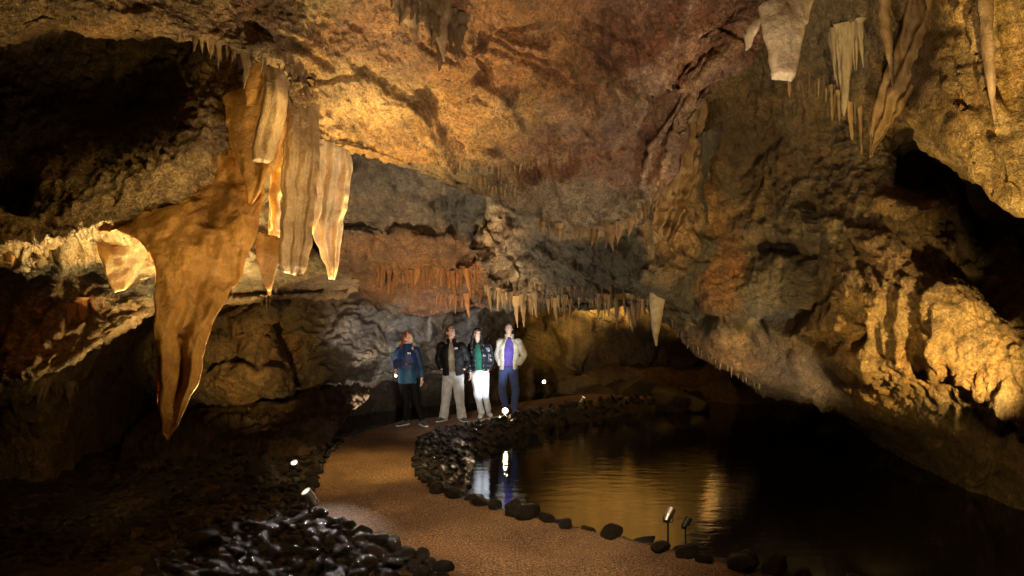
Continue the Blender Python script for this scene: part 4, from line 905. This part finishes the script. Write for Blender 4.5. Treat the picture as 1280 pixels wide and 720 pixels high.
def cloth(name, c, rough=.8, sheen=.2, c2=None, zsplit=None, spec=.3):
    m, t, b = nt(name); tc = N(t, 'ShaderNodeTexCoord'); pos = tc.outputs['Object']
    n = tex(t, pos, 9, 4); col = mixc(t, tuple(v*.75 for v in c), tuple(min(1, v*1.15) for v in c), ramp(t, n, [(.35, 0), (.65, 1)]))
    if c2:
        sx = N(t, 'ShaderNodeSeparateXYZ'); t.links.new(pos, sx.inputs[0])
        f = ramp(t, mathn(t, 'ADD', mathn(t, 'MULTIPLY', mathn(t, 'SUBTRACT', sx.outputs[2], zsplit), 20), .5), [(0, 0), (1, 1)])
        col = mixc(t, c2, col, f)
    t.links.new(col, b.inputs['Base Color']); b.inputs['Roughness'].default_value = rough; b.inputs['Specular IOR Level'].default_value = spec
    b.inputs['Sheen Weight'].default_value = sheen
    p = bump(t, b, tex(t, pos, 14, 4, .6), .02, .7); p = bump(t, b, tex(t, pos, 220, 2), .001, .6, p); t.links.new(p, b.inputs['Normal']); return m
def skin_mat(name, c):
    m, t, b = nt(name); b.inputs['Base Color'].default_value = (*c, 1); b.inputs['Roughness'].default_value = .45
    b.inputs['Subsurface Weight'].default_value = .2; b.inputs['Subsurface Scale'].default_value = .01; b.inputs['Subsurface Radius'].default_value = (1, .4, .2)
    tc = N(t, 'ShaderNodeTexCoord'); n = tex(t, tc.outputs['Object'], 18, 3)
    t.links.new(mixc(t, c, tuple(v*f for v, f in zip(c, (1.0, .82, .78))), ramp(t, n, [(.45, 0), (.65, .6)])), b.inputs['Base Color']); return m
def hair_mat(name, c):
    m, t, b = nt(name); b.inputs['Roughness'].default_value = .4
    tc = N(t, 'ShaderNodeTexCoord'); mp = N(t, 'ShaderNodeMapping'); mp.inputs['Scale'].default_value = (90, 90, 6); t.links.new(tc.outputs['Object'], mp.inputs[0])
    n = tex(t, mp.outputs[0], 1, 3); t.links.new(mixc(t, tuple(v*.5 for v in c), tuple(v*1.5 for v in c), ramp(t, n, [(.35, 0), (.65, 1)])), b.inputs['Base Color'])
    t.links.new(bump(t, b, n, .006, .8), b.inputs['Normal']); return m
SKIN = skin_mat('skin', (.72, .47, .35)); SKIN2 = skin_mat('tanned skin', (.68, .42, .29))
EYE = cloth('eye white', (.75, .75, .72), .2, 0); IRIS = cloth('dark iris', (.03, .02, .015), .2, 0)

def person(px0, pyf, scale, J, look, skin, label):
    """J: joints in photograph pixels with a depth offset in metres, turned into metres here"""
    d = (CH)*F/(pyf-HZ); s = d/F
    root = empty('person', at(px0, pyf, d), label=label, cat='person')
    def j(k):
        x, y, dy = J[k]; return Vector(((x-px0)*s, dy, (pyf-y)*s))
    return root, j, s
def hand(bm, wrist, dirv, side, curl=.5, size=1.0):
    """palm, four unequal bent fingers and a thumb leaving the side of the palm"""
    dirv = Vector(dirv).normalized(); side = (Vector(side)-dirv*Vector(side).dot(dirv)).normalized(); palm_n = dirv.cross(side)
    W = Vector(wrist)
    limb(bm, [(*W, .024*size, .018*size), (*(W+dirv*.045*size), .036*size, .015*size), (*(W+dirv*.09*size), .038*size, .013*size)], 3, up=palm_n)
    for i, (o_, L) in enumerate(((-.027, .062), (-.009, .072), (.009, .068), (.027, .054))):
        p = W+dirv*.08*size+side*o_*size; a = dirv; pts = [(*p, .0095*size)]
        for q in range(3):
            a = (a+palm_n*curl*.55).normalized(); p = p+a*L*size*(.45, .32, .23)[q]; pts.append((*p, (.0088, .0082, .0062)[q]*size))
        limb(bm, pts, 2)
    p = W+dirv*.025*size-side*.026*size; a = (dirv-side*.9).normalized(); pts = [(*p, .013*size)]
    for q in range(2):
        p = p+a*.034*size; pts.append((*p, (.0105, .0085)[q]*size)); a = (a+dirv*.5+palm_n*.3).normalized()
    limb(bm, pts, 2)
def head_parts(bm, c, R3, k=1.0, fem=False):
    """skull, jaw, brow, nose, lips, ears; R3 turns a head that faces -Y"""
    def P(x, y, z): return c+R3@Vector((x*k, y*k, z*k))
    ball(bm, P(0, .012, .018), (.073*k, .092*k, .098*k), R3)
    ball(bm, P(0, -.022, -.045), ((.052 if fem else .060)*k, .062*k, .066*k), R3)
    ball(bm, P(0, -.062, -.092), ((.018 if fem else .027)*k, .018*k, .018*k), R3)
    ball(bm, P(0, -.072, .030), (.050*k, .014*k, .010*k), R3)
    ring_tube(bm, [P(0, -.078, .024), P(0, -.096, -.012), P(0, -.101, -.026), P(0, -.08, -.034)], [.008*k, .012*k, .016*k, .012*k])
    ball(bm, P(0, -.081, -.055), (.024*k, .008*k, .006*k), R3); ball(bm, P(0, -.079, -.066), (.020*k, .009*k, .006*k), R3)
    for s_ in (-1, 1):
        ball(bm, P(s_*.036, -.055, -.018), (.022*k, .02*k, .02*k), R3)
        ball(bm, P(s_*.074, .012, -.008), (.009*k, .018*k, .029*k), R3)
def eyes(c, R3, k, parent):
    for s_ in (-1, 1):
        bm = bmesh.new(); ball(bm, c+R3@Vector((s_*.031*k, -.074*k, .006*k)), (.0125*k, .0085*k, .007*k), R3); me = bpy.data.meshes.new('eye'); bm.to_mesh(me); bm.free()
        e = link('eye', me, parent=parent, mat=EYE)
        bm = bmesh.new(); ball(bm, c+R3@Vector((s_*.031*k, -.081*k, .006*k)), (.005*k, .003*k, .0055*k), R3); me = bpy.data.meshes.new('iris'); bm.to_mesh(me); bm.free()
        link('iris', me, parent=e, mat=IRIS)
def rotm(yaw, pitch, roll=0):
    """yaw > 0 looks to picture right, pitch > 0 looks up"""
    return (Matrix.Rotation(math.radians(yaw), 3, 'Z')@Matrix.Rotation(-math.radians(pitch), 3, 'X')@Matrix.Rotation(math.radians(roll), 3, 'Y'))
def shoe(name, ankle, yaw, mat, sole, parent, L=.28):
    a = math.radians(yaw); f = Vector((math.sin(a), -math.cos(a), 0)); bm = bmesh.new(); A = Vector((ankle[0], ankle[1], 0))
    limb(bm, [(*(A-f*.07+Vector((0, 0, .05))), .034, .04), (*(A-f*.02+Vector((0, 0, .062))), .042, .05), (*(A+f*.06+Vector((0, 0, .048))), .044, .038), (*(A+f*.13+Vector((0, 0, .036))), .046, .028), (*(A+f*.185+Vector((0, 0, .032))), .034, .022)], 4, up=(0, 0, 1))
    limb(bm, [(*(A+Vector((0, 0, .05))), .045), (*(A+Vector((0, 0, .11))), .045)], 2)
    o = fuse(name, bm, mat, parent, .008, 2)
    bm = bmesh.new(); limb(bm, [(*(A-f*.10+Vector((0, 0, .014))), .03, .014), (*(A-f*.02+Vector((0, 0, .014))), .044, .014), (*(A+f*.11+Vector((0, 0, .014))), .05, .014), (*(A+f*.2+Vector((0, 0, .016))), .034, .012)], 4, up=(0, 0, 1))
    me = bpy.data.meshes.new('sole'); bm.to_mesh(me); bm.free(); link('sole', me, parent=o, mat=sole)
    return o
def leg_pts(hip, knee, ankle, r=(.095, .062, .043), flare=None):
    h, k, a = Vector(hip), Vector(knee), Vector(ankle)
    return [(*h, r[0]), (*h.lerp(k, .5), r[0]*.88), (*k, r[1]), (*k.lerp(a, .35), r[1]*.98 if not flare else flare*.9), (*a, r[2] if not flare else flare)]
def arc_shell(bm, rows, thick=.022, gap=None, n=30):
    """open fronted coat body; rows (cx, cy, z, rx, ry, half gap in degrees, yaw)"""
    rows = np.array(rows, float); ti = np.linspace(0, len(rows)-1, (len(rows)-1)*4+1); rr = catmull(np.arange(len(rows), dtype=float), rows, ti)
    out = []; inn = []
    for (cx, cy, z, rx, ry, g_, yw) in rr:
        a0 = math.radians(-90+yw+g_); a1 = math.radians(270+yw-g_); O = []; I = []
        for k in range(n+1):
            a = a0+(a1-a0)*k/n; O.append(bm.verts.new((cx+math.cos(a)*rx, cy+math.sin(a)*ry, z))); I.append(bm.verts.new((cx+math.cos(a)*(rx-thick), cy+math.sin(a)*(ry-thick), z)))
        out.append(O); inn.append(I)
    m_ = len(out)
    for i in range(m_-1):
        for k in range(n):
            bm.faces.new((out[i][k], out[i][k+1], out[i+1][k+1], out[i+1][k])); bm.faces.new((inn[i][k+1], inn[i][k], inn[i+1][k], inn[i+1][k+1]))
        bm.faces.new((inn[i][0], out[i][0], out[i+1][0], inn[i+1][0])); bm.faces.new((out[i][n], inn[i][n], inn[i+1][n], out[i+1][n]))
    for i in (0, m_-1):
        for k in range(n):
            f = (out[i][k], inn[i][k], inn[i][k+1], out[i][k+1]); bm.faces.new(f if i == 0 else f[::-1])

def figure(px0, pyf, J, label, skin, look, fem, jacket, trousers, top, hair, shoes, waist=(.15, .11), chest=(.18, .12), hem=.86, gap=0, puffer=0, sleeve=.058, legr=(.095, .065, .048), flare=None,
           hairlong=None, hands=(True, True), footyaw=(-15, 15), hk=1.0, face=1, collar=.05, cap=None):
    root, j, s = person(px0, pyf, 1, J, look, skin, label)
    neck, head, hipc = j('neck'), j('head'), j('hip'); R3 = rotm(*look)
    sh = [j('sr'), j('sl')]; el = [j('er'), j('el')]; wr = [j('wr'), j('wl')]; kn = [j('kr'), j('kl')]; an = [j('ar'), j('al')]
    hw = (.085 if fem else .09)
    hp = [hipc+Vector((-hw, 0, 0)), hipc+Vector((hw, 0, 0))]
    chestc = hipc.lerp(neck, .66); wst = hipc.lerp(neck, .3)
    # body: one skin
    bm = bmesh.new()
    limb(bm, [(*(hipc-Vector((0, 0, .04))), waist[0]*.95, waist[1]*.95), (*wst, waist[0]*.86, waist[1]*.86), (*chestc, chest[0]*.86, chest[1]*.86), (*(neck-Vector((0, 0, .05))), chest[0]*.6, chest[1]*.6), (*neck, .055, .052), (*neck.lerp(head, .6), .050, .052)], 5)
    for q in range(2):
        limb(bm, [(*sh[q], .05), (*sh[q].lerp(el[q], .5), .046), (*el[q], .038), (*el[q].lerp(wr[q], .5), .036), (*wr[q], .025)], 4)
        ring_tube(bm, [sh[q], chestc+Vector((0, 0, .1))], [.055, .09])
        limb(bm, leg_pts(hp[q], kn[q], an[q], (.07, .042, .03)), 4)
        if hands[q]:
            dv = (wr[q]-el[q]).normalized() if len(J.get('hd%d' % q, ())) == 0 else Vector(J['hd%d' % q])
            hand(bm, wr[q], dv, Vector((.5 if q == 0 else -.5, -1, 0)), J.get('curl%d' % q, .5), 1.0)
    head_parts(bm, head, R3, hk, fem)
    body = fuse('body', bm, skin, root, .0075, 2)
    eyes(head, R3, hk, body)
    # top
    bm = bmesh.new()
    limb(bm, [(*(hipc+Vector((0, 0, .02))), waist[0]*1.0, waist[1]*1.02), (*wst, waist[0]*.92, waist[1]*.94), (*chestc, chest[0]*.93, chest[1]*.95), (*(neck-Vector((0, 0, .06))), chest[0]*.66, chest[1]*.72), (*(neck-Vector((0, 0, .01))), .068, .066)], 5)
    fuse('top', bm, top, root, .011, 2, .006, 8)
    # trousers
    bm = bmesh.new()
    ring_tube(bm, [hipc+Vector((0, 0, .06)), hipc, hipc-Vector((0, 0, .07))], [(waist[0]*1.04, waist[1]*1.1), (waist[0]*1.1, waist[1]*1.15), (waist[0]*.95, waist[1]*.95)], n=20)
    for q in range(2):
        a2 = an[q].copy(); a2.z = max(a2.z-.02, .06); limb(bm, leg_pts(hp[q], kn[q], a2, legr, flare), 6)
    fuse('trousers', bm, trousers, root, .010, 2, .007 if flare else .003, 9)
    # jacket
    bm = bmesh.new()
    z0 = hem; zt = neck.z-.015; Z = lambda f: z0+(zt-z0)*f
    def cxy(z):
        f = (z-hipc.z)/(neck.z-hipc.z); p = hipc.lerp(neck, f); return p.x, p.y
    yw = J.get('turn', 0)
    rows = []
    for f, rx, ry, g_ in ((0, waist[0]*1.17, waist[1]*1.28, 1.15), (.25, waist[0]*1.16, waist[1]*1.26, 1), (.55, chest[0]*1.08, chest[1]*1.14, .95), (.78, chest[0]*1.06, chest[1]*1.1, .85), (.92, chest[0]*.72, chest[1]*.85, .8), (1.0, .088, .085, .8), (1.06, .078, .078, .8)):
        cx, cy = cxy(min(Z(f), neck.z)); rows.append((cx, cy, Z(f), rx, ry, max(gap*g_, 0.1), yw))
    if gap: arc_shell(bm, rows)
    else:
        limb(bm, [(r[0], r[1], r[2], r[3], r[4]) for r in rows], 4, n=24)
    for q in range(2):
        w2 = wr[q].lerp(el[q], .06); rs = sleeve
        P, R_ = curve([(*(sh[q].lerp(chestc, .25)+Vector((0, 0, .0))), rs*1.2), (*sh[q], rs*1.15), (*sh[q].lerp(el[q], .5), rs*1.08), (*el[q], rs), (*el[q].lerp(w2, .55), rs*.92), (*w2, rs*.72)], 8)
        ring_tube(bm, P, R_, n=18)
    def quilt(P, Nn):
        if not puffer: return P
        w_ = np.abs(np.sin(P[:, 2]*math.pi/puffer)); return P+Nn*(.009*(w_**.7)-.004)[:, None]
    jk = fuse('jacket', bm, jacket, root, .009, 2, .008, 7, post=quilt)
    # collar
    if collar:
        bm = bmesh.new(); arc_shell(bm, [(neck.x, neck.y+.01, neck.z-.05, .092, .09, max(gap*.9, 8), yw), (neck.x, neck.y+.012, neck.z-.01, .088, .088, max(gap*.9, 10), yw), (neck.x, neck.y+.018, neck.z+collar-.01, .092, .09, max(gap, 14), yw)], .018)
        fuse('collar', bm, jacket, jk, .008, 1)
    # hair
    bm = bmesh.new(); P = lambda x, y, z: head+R3@Vector((x*hk, y*hk, z*hk))
    ball(bm, P(0, .025, .034), (.083*hk, .094*hk, .092*hk), R3); ball(bm, P(0, .045, -.01), (.078*hk, .078*hk, .08*hk), R3)
    if fem:
        ball(bm, P(.0, -.035, .075), (.066*hk, .045*hk, .032*hk), R3)
        for pts in hairlong: limb(bm, [(*(head+Vector(p[:3])), *p[3:]) for p in pts], 5)
    else:
        ball(bm, P(0, -.035, .088), (.066*hk, .05*hk, .03*hk), R3); ball(bm, P(.02, -.05, .095), (.04*hk, .035*hk, .022*hk), R3)
        for s_ in (-1, 1): ball(bm, P(s_*.068, .0, .02), (.012*hk, .03*hk, .035*hk), R3)
    fuse('hair', bm, hair, root, .007, 1, .010, 22)
    for q in range(2): shoe('shoe', an[q], footyaw[q], shoes[0], shoes[1], root)
    return root, j, jk
W_SOLE = cloth('white rubber sole', (.7, .7, .68), .5, 0); D_SHOE = cloth('black trainer', (.03, .03, .035), .6); W_SHOE = cloth('white trainer', (.65, .66, .72), .5, 0)
def patch_mark(parent, c, w, h, strokes, mat):
    """small chest mark made of short strokes on the cloth"""
    bm = bmesh.new()
    for (x, z, a, b_) in strokes:
        bmesh.ops.create_cube(bm, size=1, matrix=Matrix.Translation(Vector(c)+Vector((x, 0, z)))@Matrix.Diagonal((a, .006, b_, 1)))
    me = bpy.data.meshes.new('chest_mark'); bm.to_mesh(me); bm.free(); return link('chest_mark', me, parent=parent, mat=mat, smooth=False)
WHITE = cloth('white print', (.8, .8, .8), .6, 0)
MARK = [(-.022, 0, .012, .02), (-.006, 0, .01, .02), (.008, 0, .01, .02), (.022, 0, .012, .02), (0, -.016, .055, .006)]

# woman with the torch
J1 = dict(neck=(508.5, 431, 0), head=(510.5, 422.5, -.015), hip=(510, 474, 0), sr=(498.5, 438, 0), sl=(520, 437.5, 0), er=(493, 452, .08), el=(526, 458, .03), wr=(497.5, 462, -.20), wl=(527.5, 473, -.03),
          kr=(508, 503, -.02), kl=(521, 503, -.03), ar=(506, 527, .03), al=(528, 525, -.02), hd1=(0, -.1, -1), curl0=1.0)
r1, j1, jk1 = figure(513, 532, J1, 'woman in a blue two tone jacket and black leggings holding a small lit torch', SKIN2, (52, 22), True,
    cloth('blue shell jacket', (.008, .026, .09), .55, .1, (.010, .06, .12), .95), cloth('black leggings', (.005, .005, .005), .8, 0, spec=.1), cloth('dark jumper', (.03, .05, .1)), hair_mat('auburn hair', (.20, .065, .03)), (D_SHOE, W_SOLE),
    waist=(.145, .11), chest=(.17, .115), hem=.74, gap=0, sleeve=.056, legr=(.088, .056, .042), footyaw=(-35, 30), collar=.03,
    hairlong=[[(0, .04, .04, .085, .07), (-.05, .06, -.06, .075, .06), (-.10, .04, -.18, .065, .055), (-.13, -.01, -.29, .025, .02)], [(-.02, .07, -.02, .06, .06), (-.03, .09, -.15, .06, .04), (-.06, .1, -.26, .03, .02)], [(-.05, .0, .0, .03, .03), (-.085, .0, -.1, .028, .03), (-.10, -.02, -.2, .02, .02)]])
bm = bmesh.new(); b0 = j1('hip').lerp(j1('neck'), .46)
arc_shell(bm, [(b0.x, b0.y, b0.z-.018, .176, .146, .1, 0), (b0.x, b0.y, b0.z, .18, .15, .1, 0), (b0.x, b0.y, b0.z+.018, .176, .146, .1, 0)], .012); fuse('waist_strap', bm, cloth('dark strap', (.02, .02, .025)), r1, .008, 1)
bm = bmesh.new(); bmesh.ops.create_cube(bm, size=1, matrix=Matrix.Translation(b0+Vector((0, -.155, 0)))@Matrix.Diagonal((.04, .012, .035, 1))); me = bpy.data.meshes.new('buckle'); bm.to_mesh(me); bm.free(); link('buckle', me, parent=r1, mat=cloth('red buckle', (.3, .04, .03)), smooth=False)
patch_mark(r1, j1('neck')+Vector((.065, -.152, -.13)), 0, 0, MARK, WHITE)
# torch in her hand
tl = j1('wr')+Vector((0.0, -.05, -.075)); tor = empty('hand_torch', r1.location+tl, label='small lit torch held low in the hand of the woman in the blue jacket', cat='torch')
TD = Vector((.25, -1, -.1)).normalized().to_track_quat('Z', 'Y').to_matrix().to_4x4()
bm_obj('handle', lambda bm: (cyl_bm(bm, .012, .012, -.07, .04), cyl_bm(bm, .013, .022, .04, .06)), BLACKM, tor, TD); bm_obj('lens', lambda bm: cyl_bm(bm, .020, .020, .06, .064), GLOW_S, tor, TD)

# man in the black jacket
J2 = dict(neck=(564, 426, 0), head=(563.5, 415.5, -.02), hip=(566.5, 468, 0), sr=(552, 433, 0), sl=(577, 433, 0), er=(548, 450, .05), el=(583, 451, .07), wr=(552.5, 462, -.04), wl=(580, 462, -.03),
          kr=(558, 496, -.03), kl=(574, 496, -.02), ar=(554.5, 521, 0), al=(577.5, 521, 0))
r2, j2, jk2 = figure(566, 526.5, J2, 'man in a black jacket over a beige t-shirt and pale grey trousers, looking up', SKIN2, (28, 24), False,
    cloth('black padded jacket', (.007, .006, .006), .6, 0, spec=.2), cloth('pale grey trousers', (.40, .38, .36), .85), cloth('beige t-shirt', (.26, .21, .15)), hair_mat('brown hair', (.09, .04, .02)), (D_SHOE, W_SOLE),
    waist=(.165, .125), chest=(.205, .14), hem=.83, gap=17, puffer=0, sleeve=.07, legr=(.11, .092, .088), flare=.088, hands=(False, False), footyaw=(-32, 28), collar=.05)
patch_mark(r2, j2('neck')+Vector((.10, -.168, -.125)), 0, 0, MARK, WHITE)

# woman with long dark hair
J3 = dict(neck=(597.5, 428, 0), head=(596.5, 417.5, -.02), hip=(600, 466, 0), sr=(588.5, 434, 0), sl=(609, 434, 0), er=(585.5, 451, .03), el=(613, 451, .03), wr=(588, 466, -.05), wl=(609.5, 463, -.05),
          kr=(597, 493, -.04), kl=(606, 492, -.02), ar=(602.5, 516, -.02), al=(610, 512, .16), hd0=(0, -.1, -1), hd1=(0, -.15, -1))
r3, j3, jk3 = figure(601, 521, J3, 'woman with long dark hair in a shiny black puffer jacket, green top and white jeans', SKIN, (-6, 10), True,
    cloth('shiny black puffer', (.014, .016, .024), .28, .1, spec=.6), cloth('white jeans', (.72, .75, .80), .8), cloth('green top', (.012, .13, .075)), hair_mat('near black hair', (.018, .012, .01)), (W_SHOE, W_SOLE),
    waist=(.145, .115), chest=(.17, .12), hem=.86, gap=24, puffer=.095, sleeve=.066, legr=(.096, .074, .066), flare=.066, footyaw=(-12, 20), collar=.05,
    hairlong=[[(-.055, .0, .03, .03, .04), (-.085, -.01, -.08, .03, .04), (-.10, -.05, -.22, .034, .03), (-.10, -.09, -.38, .02, .02)], [(.055, .0, .03, .03, .04), (.08, .0, -.08, .03, .04), (.09, -.04, -.2, .03, .03), (.085, -.08, -.3, .018, .02)], [(0, .06, 0, .07, .06), (0, .08, -.15, .08, .05), (0, .1, -.3, .06, .03)]])

# man in the cream jacket
J4 = dict(neck=(636.5, 421, 0), head=(636, 410.5, -.025), hip=(635.5, 461, 0), sr=(625.5, 428, 0), sl=(648, 428, 0), er=(622, 444, .06), el=(655, 444, .05), wr=(626, 457, -.03), wl=(647.5, 456, -.05),
          kr=(628, 488, -.07), kl=(644.5, 488, -.04), ar=(632.5, 509, .06), al=(642.5, 511, -.01))
r4, j4, jk4 = figure(637, 515.5, J4, 'man in a cream jacket over a purple top and blue trousers, rightmost of four', SKIN, (-4, 6), False,
    cloth('cream padded jacket', (.74, .67, .54), .8, .2), cloth('blue trousers', (.055, .075, .20), .85), cloth('purple top', (.13, .085, .42)), hair_mat('dark hair', (.02, .012, .01)), (cloth('blue trainer', (.1, .1, .3), .5), W_SOLE),
    waist=(.155, .12), chest=(.195, .135), hem=.85, gap=30, puffer=0, sleeve=.07, legr=(.10, .075, .062), hands=(False, False), footyaw=(-20, 30), collar=.07)
# ------------------------------------------------------------------ lamps of the show cave and added lights
AMB = (1, .66, .20); WARM = (1, .76, .44); NEU = (1, .86, .68); COLD = (.86, .93, 1)
# lamps that can be seen
floor_lamp(on(390, 645), at(150, 320, 5.6), 'bright steel floor lamp at the left edge of the path bend, the nearer of two', power=400, col=AMB, size=64, r=.042, L=.13)
floor_lamp(on(370, 600, -.1), at(240, 270, 6.4), 'small steel floor lamp on the stones just beyond the nearer lamp', power=500, col=AMB, size=64, r=.036, L=.1)
floor_lamp(on(631, 519.5), at(690, 560, 8), 'dazzling floor lamp on the causeway edge at the feet of the rightmost visitor', power=25, col=WARM, size=150, glow=GLOW_W, r=.05, L=.1, h=.1)
floor_lamp(on(680, 484), at(690, 440, 10), 'small floor lamp far back beyond the causeway', glow=GLOW_W, r=.045, L=.1, h=.14)
floor_lamp(on(727, 506), (3.4, 14.2, 3.0), 'small floor lamp on the causeway right of the visitors', power=650, col=WARM, size=100, glow=GLOW_W, r=.04, L=.1, h=.1)
floor_lamp(on(835, 668, -.05)+Vector((0, 0, 0)), at(1000, 300, 8.2), 'amber lit lamp box standing on the pool edge, left of a pair', power=0, glow=GLOW_Y, r=.035, L=.1, h=.16)
floor_lamp(on(857, 672, -.05), at(1050, 300, 8), 'darker lamp standing on the pool edge, right of a pair', glow=GLOW_Y, r=.028, L=.08, h=.12, body=BLACKM)
# added lights without fittings, standing in for hidden or off-frame lamps
spot('ceiling_light', (-1.0, 5.4, .5), at(450, 130, 5.1), 1050, AMB, 62, 1, .04)
spot('ceiling_light', (.9, 2.4, .5), at(700, 80, 5.2), 560, (1, .72, .44), 110, 1, .05)  # added warm fill on the ceiling, no fitting
spot('ceiling_light', (-1.6, 2.6, 1.2), at(330, -10, 4.0), 130, AMB, 90, 1, .06)
spot('ceiling_light', (2.6, 7.4, .2), at(780, 210, 6.2), 260, WARM, 70, 1, .05)
spot('path_light', (.3, 3.6, 3.3), on(640, 640), 560, WARM, 66, 1, .06)
spot('path_light', (-1.0, 8.2, 2.7), on(450, 585), 260, AMB, 56, 1, .06)
spot('curtain_light', (-.5, 3.0, .6), at(290, 250, 4.3), 85, AMB, 62, .8, .04)
spot('rim_light', (-1.75, 5.9, .8), at(290, 330, 4.5), 420, AMB, 60, .8, .03)
spot('rim_light', (-2.9, 6.0, .6), at(160, 320, 4.8), 260, AMB, 40, .8, .03)
spot('tip_light', (-1.75, 5.0, .2), at(385, 310, 4.7), 200, NEU, 30, .8, .03)
spot('shadow_light', (-.95, 3.85, 3.45), at(245, 300, 4.3), 45, AMB, 70, .8, .02)
spot('wall_light', (4.0, 4.9, 1.3), at(1120, 430, 7.0), 600, AMB, 62, .7)
spot('wall_light', (2.3, 2.6, .9), at(1225, 120, 4.7), 700, AMB, 46, .6)
spot('wall_light', (2.2, 5.6, .1), at(980, 150, 8.0), 420, AMB, 76, .9)
spot('wall_light', (2.6, 7.2, -.1), at(960, 440, 9.2), 260, WARM, 60, .9)
spot('lobe_light', (-.9, 7.4, .15), at(530, 290, 9.3), 620, WARM, 84, .8, .06)
spot('mass_light', on(640, 620, WZ)+Vector((0, 0, .5)), at(730, 300, 8.5), 170, WARM, 90, .9, .06)
spot('visitor_light', on(650, 522)+Vector((.2, -1.2, .3)), at(596, 440, 12.9), 270, COLD, 60, .6, .05)
spot('visitor_light', on(520, 600)+Vector((0, 0, 1.0)), at(570, 430, 12.6), 420, NEU, 60, .8, .05)  # added fill on the visitors from the front left, no fitting
spot('rear_light', on(450, 540)+Vector((0, 0, .2)), at(490, 410, 13.5), 220, NEU, 80, .8)
spot('rear_light', (-3.2, 8.6, .4), at(310, 440, 11), 240, AMB, 56, .8)
spot('chamber_light', (2.2, 16.6, 2.3), (2.8, 19.6, 3.6), 2800, AMB, 80, .9, .1)
spot('chamber_light', (1.3, 16.4, 1.2), (1.0, 19.5, 2.2), 210, AMB, 80, .9, .1)
spot('chamber_light', (3.9, 15.0, .9), (4.7, 17.4, 3.4), 1300, AMB, 84, .9, .1)
spot('glint_light', (-1.9, 8.6, 1.1), on(350, 712), 200, (1, .92, .82), 36, .8, .05)  # added to put glints on the cobble heap, no fitting
spot('wall_light', (2.9, 5.6, -.15), at(1180, 570, 8.6), 130, AMB, 70, .9, .06)  # weak light added to lift the underside of the right wall
spot('shelf_light', (-1.9, 6.3, .4), at(90, 235, 4.1), 430, AMB, 60, .9, .04)  # added spot that lights the shelf in place of the nearer floor lamp
spot('shelf_light', (-2.3, 7.4, .3), at(230, 200, 4.6), 800, AMB, 50, .9, .04)
spot('hollow_fill', (-.8, 2.2, 1.4), at(110, 120, 4.8), 26, AMB, 50, .9, .1)  # weak fill added to lift the dark recess, no fitting
spot('floor_fill', (-2.2, 6.0, 1.6), at(80, 560, 7.8), 70, AMB, 70, .9, .06)  # weak fill added over the dark ground at the left, no fitting
